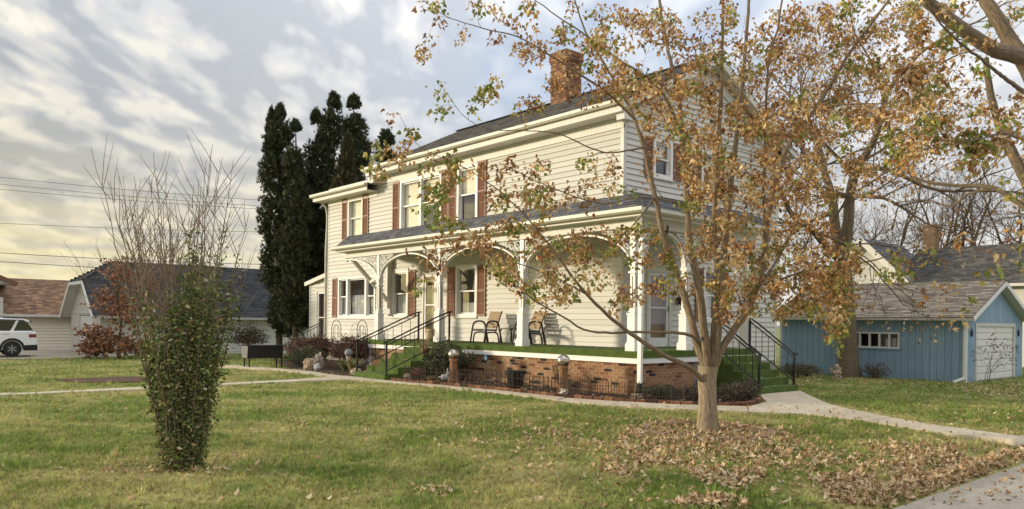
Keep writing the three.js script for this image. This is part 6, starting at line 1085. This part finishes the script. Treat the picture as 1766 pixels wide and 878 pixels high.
// ---------------------------------------------------------------- garages and driveway on the left
{
  const t = thing('white_garage', 'long white garage with black clipped gable roof behind the rusty oak', 'garage', V(0, 0, 0)), r = mulberry(29), gb = -0.3;
  const x0 = -35.3, x1 = -29.4, xm = (x0 + x1) / 2, zf = 3.6, zb = -9.6, wy = 1.95, sl = 0.82, oh = 0.45, ry = wy + (xm * -1 + x1 + 0) * 0 + (x1 - xm) * sl + 0.12;
  const cy = 3.42, cx = (ry - cy) / sl;                        // where the gable is clipped
  const gd = [[-33.6, -31.0, gb, 1.72]];
  part('wall', [...sheet(x0, x1, gb, wy, gd, (a, b, c, d) => B(a, b, c, d, zf - 0.15, zf)), ...sheet(-zf + 0.15, -zb, gb, wy, [[-0.3, 0.8, gb, 1.75]], (a, b, c, d) => B(x1 - 0.15, x1, c, d, -b, -a)), B(x0, x1, gb, wy, zb, zb + 0.15)], M.vinyl[1], t);
  part('gable_wall', extr([[x0, wy], [x1, wy], [xm + cx, cy - 0.15], [xm - cx, cy - 0.15]], 0.12).translate(0, 0, zf - 0.13), M.vinyl[1], t);
  siding(t, -zf + 0.05, -zb, gb + 0.06, wy - 0.05, [[-0.35, 0.85, gb, 1.8]], (m, a, y, l, h) => { m.position.set(x1, y, -a); m.rotation.y = PI2; m.scale.set(l, h, 1); }, [M.white, mat(0.70, 0.69, 0.665, 0.5)], 0.16);
  siding(t, x0, x1, 1.8, wy, gd, (m, a, y, l, h) => { m.position.set(a, y, zf); m.scale.set(l, h, 1); }, M.vinyl, 0.16);
  part('corner_board', [B(x1 - 0.1, x1 + 0.03, gb, wy, zf, zf + 0.03), B(x1, x1 + 0.03, gb, wy, zf - 0.1, zf)], M.white, t);
  for (let k = 0; k < 4; k++) part('door_panel', B(-33.58, -31.02, gb + k * 0.5 + 0.01, gb + k * 0.5 + 0.49, zf - 0.1, zf - 0.06), M.white, t);
  part('side_door', [B(x1 - 0.06, x1 + 0.02, gb, 1.74, -0.74, 0.26)], M.white, t);
  const tones = [[0.034, 0.036, 0.042], [0.045, 0.047, 0.054], [0.026, 0.027, 0.032], [0.055, 0.056, 0.06]], rise = V(-1, sl, 0).normalize(), run = (x1 + oh - xm) * Math.hypot(1, sl), ey = ry - (x1 + oh - xm) * sl, cf = (cy - ey) / (ry - ey);
  const L = zf + oh - zb + 0.2;
  shingles(t, V(x1 + oh, ey, zf + oh), V(0, 0, -1), rise, run, (f) => [f < cf ? 0 : (f - cf) / (1 - cf) * 1.7, L - (f < cf ? f * 1.2 : cf * 1.2 + (f - cf) * 3)], tones, r, 0.16, 0.33);
  shingles(t, V(xm + cx + 0.1, cy - 0.05, zf + oh + 0.02), V(-1, 0, 0), V(0, ry - cy, -1.7).normalize(), Math.hypot(ry - cy, 1.7), (f) => [f * cx, 2 * cx + 0.2 - f * cx], tones, r, 0.16, 0.33);
  shingles(t, V(x0 - oh, ey, zf + oh), V(0, 0, -1), V(1, sl, 0).normalize(), run, (f) => [f < cf ? 0 : (f - cf) / (1 - cf) * 1.7, L], tones, r, 0.16, 0.33);
  { const g = extr([[x1 + oh, ey - 0.1], [x1 + oh, ey - 0.02], [xm + cx, cy - 0.03], [xm - cx, cy - 0.03], [x0 - oh, ey - 0.02], [x0 - oh, ey - 0.1], [xm - cx, cy - 0.14], [xm + cx, cy - 0.14]], zf + oh - zb); g.translate(0, 0, zb); part('roof_deck', g, M.trim, t); const g2 = extr([[x1, ey + 0.3], [xm, ry - 0.02], [x0, ey + 0.3]], 9.5); g2.translate(0, 0, zb + 0.8); part('roof_deck', g2, M.deck, t); }
  part('gutter', B(x1 + oh, x1 + oh + 0.1, ey - 0.12, ey - 0.02, zb, zf + oh), M.trim, t);
  for (const s of [1, -1]) part('rake_board', bar(V(xm + s * (x1 + oh - xm), ey - 0.1, zf + oh + 0.02), V(xm + s * cx, cy - 0.12, zf + oh + 0.02), 0.03, 0.2), M.white, t);
  part('rake_board', B(xm - cx, xm + cx, cy - 0.2, cy - 0.05, zf + oh + 0.005, zf + oh + 0.035), M.white, t);
}
{
  const t = thing('brown_roof_garage', 'cream sided garage with brown shingle roof behind the parked car', 'garage', V(0, 0, 0)), r = mulberry(39), x1 = -38, gb = -0.3, z0 = 1.2, z1 = 6.05;
  part('wall', [B(x1 - 5, x1 - 0.02, gb, 1.85, z0, z1 + 0.25)], M.vinyl[1], t);
  siding(t, -z1, -z0, gb + 0.1, 1.75, [], (m, a, y, l, h) => { m.position.set(x1 - 0.02, y, -a); m.rotation.y = PI2; m.scale.set(l, h, 1); }, [mat(0.72, 0.66, 0.53, 0.6), mat(0.69, 0.63, 0.50, 0.6)], 0.17);
  shingles(t, V(x1 + 0.35, 1.72, z1 + 0.4), V(0, 0, -1), V(-3.35, 2.05, 0).normalize(), Math.hypot(3.35, 2.05), () => [0, z1 - z0 + 0.5], [[0.21, 0.12, 0.07], [0.255, 0.15, 0.09], [0.17, 0.10, 0.065], [0.29, 0.18, 0.11]], r, 0.16, 0.33);
  { const g = extr([[x1 + 0.33, 1.6], [x1 + 0.33, 1.7], [x1 - 3, 3.74], [x1 - 6, 1.8], [x1 - 6, 1.7]], z1 - z0 + 0.5); g.translate(0, 0, z0 - 0.1); part('roof_deck', g, M.brown, t); }
  part('gutter', B(x1 + 0.34, x1 + 0.46, 1.6, 1.73, z0, z1 + 0.4), M.trim, t);
  const h = thing('far_house', 'white gabled house with dark trim at the end of the driveway', 'house', V(0, 0, 0)), zz = 6.35;
  part('wall', B(-43, -37.4, gb, 2.6, zz, zz + 8), M.vinyl[0], h); siding(h, -zz - 5, -zz, gb + 0.1, 2.6, [[-7.6, -6.7, 0.6, 1.75]], (m, a, y, l, k) => { m.position.set(-37.4, y, -a); m.rotation.y = PI2; m.scale.set(l, k, 1); }, M.vinyl, 0.17);
  windowAt(h, -37.4, 0.6, 7.15, PI2, 0.9, 1.15, {});
  { const g = extr([[-37.2 + 8.2 * 0, 0], [0, 0]].length ? [[zz - 0.5, 3.3], [zz + 4, 5.3], [zz + 8.5, 3.3]] : [], 6); g.rotateY(-PI2); g.translate(-37, 0, 0); part('roof', g, M.vinyl[1], h); part('rake_board', bar(V(-36.95, 3.28, zz - 0.55), V(-36.95, 5.3, zz + 4), 0.3, 0.22), M.brown, h); part('rake_board', bar(V(-36.95, 3.28, zz + 8.55), V(-36.95, 5.3, zz + 4), 0.3, 0.22), M.brown, h); }
}
{ // white sport utility car, nose to the left
  const p = G(17, 615.5), t = thing('parked_car', 'white sport utility car parked on the driveway', 'car', V(p.x, -0.172, p.z), -0.06), paint = mat(0.72, 0.73, 0.74, 0.3, { phys: true, clearcoat: 1, clearcoatRoughness: 0.05 }), w = 0.9;
  const archPts = (z, r) => [...Array(13).keys()].map((i) => [z + r * Math.cos(Math.PI * i / 12), 0.35 + r * Math.sin(Math.PI * i / 12)]);
  const body = [[3.42, 0.30], [3.50, 0.55], [3.46, 0.80], [3.30, 0.97], [2.35, 1.06], [2.1, 1.08], [-0.72, 1.10], [-0.86, 1.04], [-0.90, 0.80], [-0.90, 0.42], [-0.84, 0.34]];
  // wheel arches are cut from the lower edge
  const lower = [...archPts(0, 0.40).reverse().map(([a, b]) => [a, b]), ...archPts(2.62, 0.40).reverse()];
  const ex = (pts, half, bev) => { const g = extr(pts, half * 2 - 2 * bev, bev); g.rotateY(-PI2); g.translate(half - bev, 0, 0); return g; };   // profile x becomes z
  part('body', ex([...lower, ...body], w, 0.05), paint, t);
  part('cladding', ex([[-0.93, 0.30], [-0.46, 0.30], [-0.43, 0.40], [-0.45, 0.50], [-0.93, 0.52]], w + 0.012, 0.02), M.blackMatt, t); part('cladding', ex([[0.42, 0.24], [2.2, 0.24], [2.2, 0.36], [0.42, 0.36]], w + 0.008, 0.02), M.blackMatt, t);
  for (const z of [0, 2.62]) { const o = archPts(z, 0.47), i = archPts(z, 0.39).reverse(); part('wheel_arch', ex([...o, ...i], w + 0.016, 0.01), M.blackMatt, t); }
  part('cabin', ex([[-0.80, 1.09], [-0.52, 1.50], [-0.40, 1.60], [1.15, 1.63], [2.0, 1.09]], w - 0.12, 0.05), M.mirrorGlass, t);
  part('roof', ex([[-0.66, 1.545], [-0.60, 1.60], [-0.40, 1.645], [0.4, 1.67], [1.1, 1.655], [1.2, 1.60], [-0.3, 1.59]], w - 0.14, 0.03), paint, t);
  for (const s of [1, -1]) { part('pillar', extr([[-0.02, 1.08], [0.10, 1.08], [-0.14, 1.60], [-0.24, 1.60]], 0.02).rotateY(-PI2).translate(s * (w - 0.105) + 0.01, 0, 0), paint, t); part('pillar', extr([[0.95, 1.08], [1.02, 1.08], [1.0, 1.61], [0.94, 1.61]], 0.02).rotateY(-PI2).translate(s * (w - 0.105) + 0.01, 0, 0), M.blackMatt, t);
    part('roof_rail', pipe([V(s * 0.62, 1.66, -0.35), V(s * 0.62, 1.72, -0.2), V(s * 0.62, 1.74, 0.9), V(s * 0.62, 1.68, 1.1)], 0.02, 6, 20), M.black, t); part('tail_light', B(s * (w - 0.2), s * (w + 0.015), 0.86, 1.0, -0.90, -0.62), mat(0.16, 0.018, 0.016, 0.25), t);
    part('door_seam', B(s * (w - 0.01), s * (w + 0.003), 0.4, 1.08, 0.985, 0.993), M.blackMatt, t); part('door_handle', B(s * (w - 0.01), s * (w + 0.03), 0.93, 0.965, 0.55, 0.75), paint, t); part('badge', B(s * (w - 0.01), s * (w + 0.004), 0.985, 1.01, 0.1, 0.4), M.silver, t); }
  part('spoiler', ex([[-0.74, 1.56], [-0.5, 1.64], [-0.45, 1.60], [-0.7, 1.53]], w - 0.16, 0.01), M.black, t);
  for (const z of [0, 2.62]) for (const s of [1, -1]) {
    const q = part('wheel', lathe([[0.19, -0.1], [0.33, -0.1], [0.35, -0.06], [0.35, 0.06], [0.33, 0.1], [0.20, 0.1], [0.19, 0.08]], 30).rotateZ(PI2), M.blackMatt, t); q.position.set(s * (w - 0.11), 0.35, z);
    part('hub', new THREE.CylinderGeometry(0.2, 0.2, 0.06, 20).rotateZ(PI2), mat(0.03, 0.03, 0.032, 0.4), q); for (let k = 0; k < 6; k++) { const g = B(-0.02, 0.02, 0.02, 0.2, -0.022, 0.022); g.rotateX(k * Math.PI / 3); g.translate(s * 0.06, 0, 0); part('spoke', g, mat(0.35, 0.36, 0.37, 0.3, { metalness: 0.8 }), q); }
  }
}
// ---------------------------------------------------------------- overhead wires
for (const [a, b, D, label] of [[308, 352, 52, 'topmost overhead wire crossing behind the tall bush'], [320, 362, 52, 'second overhead wire from the top, behind the tall bush'], [329, 367, 52, 'third overhead wire from the top, behind the tall bush'], [388, 405, 56, 'middle overhead wire above the garages'], [439, 461, 48, 'thick low overhead wire just above the garage roofs'], [454, 478, 48, 'lowest overhead wire above the brown roof']]) {
  const t = thing('overhead_wire', label, 'wire', V(0, 0, 0), 0, 'overhead wires'), A = W(-260, a - (b - a) * 0.5 - 4, D), Z = W(690, b + (b - a) * 0.42 - 6, D + 8), pts = [...Array(9).keys()].map((i) => A.clone().lerp(Z, i / 8).add(V(0, -0.35 * Math.sin(Math.PI * i / 8) + 0.2, 0)));
  part('cable', pipe(pts, D === 48 ? 0.02 : 0.014, 4, 40), mat(0.10, 0.09, 0.08, 0.8), t);
}
// ---------------------------------------------------------------- turf and fallen leaves
{
  const r = mulberry(123), blade = new Soup(), rb = mulberry(2);
  for (let k = 0; k < 9; k++) { const a = rb() * 6.28, o = V(0.035 * Math.cos(a) * rb(), 0, 0.035 * Math.sin(a) * rb()), d = V(Math.cos(a + rb()), 0, Math.sin(a + rb())), sd = V(-d.z, 0, d.x), h = 0.6 + 0.5 * rb(), w = 0.05, q = [0, 0.55, 1].map((f) => o.clone().addScaledVector(d, 0.45 * f * f * (0.4 + rb())).add(V(0, h * f * (1 - 0.15 * f), 0))); o.multiplyScalar(14);
    for (const v of q) v.addScaledVector(o, 0.9);
    const c = [1, 1, 1]; blade.quad(q[0].clone().addScaledVector(sd, -w), q[0].clone().addScaledVector(sd, w), q[1].clone().addScaledVector(sd, w * 0.7), q[1].clone().addScaledVector(sd, -w * 0.7), c); blade.tri(q[1].clone().addScaledVector(sd, -w * 0.7), q[1].clone().addScaledVector(sd, w * 0.7), q[2], c); }
  const geo = blade.geo(); geo.deleteAttribute('color');
  const spots = [];
  for (let tries = 0; tries < 260000 && spots.length < 150000; tries++) {
    const d = 5.2 * Math.exp(r() * Math.log(44 / 5.2)), l = (r() * 2 - 1) * (0.74 * d + 0.8), x = EYE.x + AHEAD.x * d + RIGHT.x * l, z = EYE.z + AHEAD.z * d + RIGHT.z * l;
    if (x < -29 || !clear(x, z) || inside(MULCH, x, z)) continue;
    const dry = dryness(x, z); if (r() < 0.25 * dry * dry) continue;
    spots.push([x, z, d, dry]);
  }
  const turf = new THREE.InstancedMesh(geo, mat(1, 1, 1, 0.8, { phys: true, transmission: 0.3, thickness: 0 }), spots.length), m = new THREE.Matrix4(), q = new THREE.Quaternion(), c = new THREE.Color();
  spots.forEach(([x, z, d, dry], i) => {
    const k = 0.042 * (0.6 + 0.8 * r()) * (r() < 0.03 ? 1.8 : 1) * (1 + Math.max(0, d - 9) * 0.045), tall = (0.75 + 0.55 * r() + 0.5 * Math.max(0, fbm2(x * 1.7 + 9, z * 1.7, 2))) * (1 - 0.3 * dry) / (1 + Math.max(0, d - 9) * 0.03); q.setFromEuler(new THREE.Euler(0.2 * gauss(r), 6.28 * r(), 0.2 * gauss(r)));
    m.compose(V(x, gy(x, z) - 0.006, z), q, V(k, k * tall * 1.25, k)); turf.setMatrixAt(i, m);
    const t = turfColor(x, z), s = r() < 0.22 * (0.3 + dry) ? [0.36, 0.29, 0.14] : t, f = 0.62 + 0.85 * r(); turf.setColorAt(i, c.setRGB(s[0] * f * 1.1, s[1] * f * 1.1, s[2] * f));
  });
  turf.name = 'grass'; turf.userData = { kind: 'stuff', label: 'short green and straw coloured grass over the lawn', category: 'grass' }; shadows(turf); scene.add(turf);
  console.log('grass', spots.length);

  // fallen leaves, heaped round the maple and blown over the lawn
  const zones = [
    [[[1060, 772], [1085, 738], [1160, 727], [1200, 724], [1320, 735], [1390, 765], [1440, 795], [1400, 818], [1310, 806], [1200, 792], [1100, 790]], 2500, 0.03],
    [[[1085, 790], [1180, 792], [1180, 808], [1100, 805]], 260, 0.04], [[[1040, 790], [1100, 810], [1090, 825], [1035, 815]], 150, 0.04],
    [[[1180, 808], [1330, 815], [1320, 832], [1270, 850], [1200, 830]], 430, 0.05], [[[1170, 864], [1240, 860], [1300, 878], [1170, 878]], 260, 0.05],
    [[[1400, 825], [1480, 815], [1560, 850], [1540, 878], [1440, 870]], 900, 0.03], [[[1530, 765], [1640, 770], [1700, 815], [1640, 845], [1560, 820]], 1200, 0.03], [[[1680, 800], [1766, 770], [1766, 800], [1650, 838]], 420, 0.03], [[[1560, 820], [1650, 838], [1560, 870], [1520, 850]], 420, 0.03],
    [[[900, 742], [985, 738], [985, 756], [905, 756]], 90, 0.03], [[[708, 845], [775, 842], [780, 858], [715, 860]], 60, 0.04], [[[170, 806], [260, 800], [255, 822], [170, 822]], 30, 0.03], [[[500, 730], [540, 728], [530, 742]], 16, 0.03],
    [[[1640, 664], [1766, 655], [1766, 690], [1660, 678]], 420, 0.05], [[[1360, 648], [1420, 645], [1420, 664], [1360, 672]], 220, 0.05], [[[1480, 655], [1650, 665], [1650, 672], [1480, 662]], 120, 0.03],
    [[[900, 700], [1766, 700], [1766, 878], [900, 878]], 1100, 0.02], [[[1380, 650], [1766, 665], [1766, 760], [1400, 690]], 420, 0.02], [[[0, 690], [900, 690], [900, 878], [0, 878]], 170, 0.02], [[[1560, 800], [1766, 800], [1766, 878], [1560, 878]], 14, 0.01],
  ], put = [];
  for (const [shape, n, up] of zones) { const xs = shape.map((a) => a[0]), ys = shape.map((a) => a[1]); let k = 0, guard = 0; while (k < n && guard++ < n * 40) { const x = mix(Math.min(...xs), Math.max(...xs), r()), y = mix(Math.min(...ys), Math.max(...ys), r()); if (!inside(shape, x, y)) continue; if (n > 200 && up < 0.065 && n2(x * 0.03, y * 0.06) < r() * 1.1 - 0.75) continue; const p = G(x, y); if (p.x > STREETX) p.y = -0.14; else if (!clear(p.x, p.z)) p.y = 0.04; p.y += 0.008 + up * r(); put.push(p); k++; } }
  for (const [cx, cz, sx, sz, n] of [[4.2, 3.3, 0.8, 0.7, 1300], [5.3, 4.2, 0.9, 0.5, 600], [4.6, 5.6, 1.5, 0.5, 330], [6.9, 3.4, 0.4, 1.4, 600], [2.5, 4.6, 1.4, 0.8, 160], [3.6, 6.6, 2.0, 0.7, 140], [2, 7, 3, 2, 120], [2.5, 10.3, 0.3, 0.3, 60]]) for (let k = 0; k < n; k++) { const x = cx + sx * 1.4 * gauss(r), z = cz + sz * 1.4 * gauss(r); if (x < STREETX - 0.1 && clear(x, z)) put.push(V(x, gy(x, z) + 0.01 + 0.03 * r(), z)); }
  // litter lying in the flower beds
  for (let k = 0; k < 700; k++) { const x = mix(-6.7, 2.4, r()), z = mix(-2.6, 1.9, r()); if (inside(BED, x, z) && (z > 0.05 || x > 0.05)) put.push(V(x, 0.04 + 0.03 * r(), z)); }
  for (let k = 0; k < 70; k++) { const i = Math.floor(r() * 5); if (k < 22) put.push(V(-8.5 + 1.5 * r(), 0.168 * (5 - i) + 0.012, 0.41 * (i + 0.15 + 0.7 * r()))); else if (k < 40) put.push(V(0.25 * (i + 0.2 + 0.6 * r()), 0.168 * (5 - i) + 0.012, -4.4 + 1.4 * r())); else put.push(V(-11 + 10.8 * r(), FL + 0.012, -0.1 - 1.8 * r())); }
  const per = [[], [], []]; put.forEach((p, i) => per[i % 3].push(p));
  per.forEach((list, v) => {
    const o = new THREE.InstancedMesh([MAPLE[1], MAPLE[2], MAPLE[4]][v], mat(1, 1, 1, 0.85), list.length);
    list.forEach((p, i) => { const d = V(0, 1, 0).addScaledVector(randDir(r), 0.62).normalize(), fl = new THREE.Quaternion().setFromUnitVectors(V(0, 0, 1), d).multiply(new THREE.Quaternion().setFromAxisAngle(V(0, 0, 1), 6.28 * r())); m.compose(p, fl, V(1, 1, 1).multiplyScalar(0.038 + 0.036 * r())); o.setMatrixAt(i, m); const t = [[0.50, 0.36, 0.21], [0.42, 0.275, 0.145], [0.60, 0.47, 0.30], [0.30, 0.17, 0.085], [0.47, 0.305, 0.155]][Math.floor(r() * 5)], f = 0.8 + 0.4 * r(); o.setColorAt(i, c.setRGB(t[0] * f, t[1] * f, t[2] * f)); });
    o.name = numbered('fallen_leaves'); o.userData = { kind: 'stuff', label: 'curled brown fallen leaves heaped round the maple and over the lawn', category: 'leaves' }; shadows(o); scene.add(o);
  });
  console.log('fallen leaves', put.length);
}
renderer.render(scene, camera);
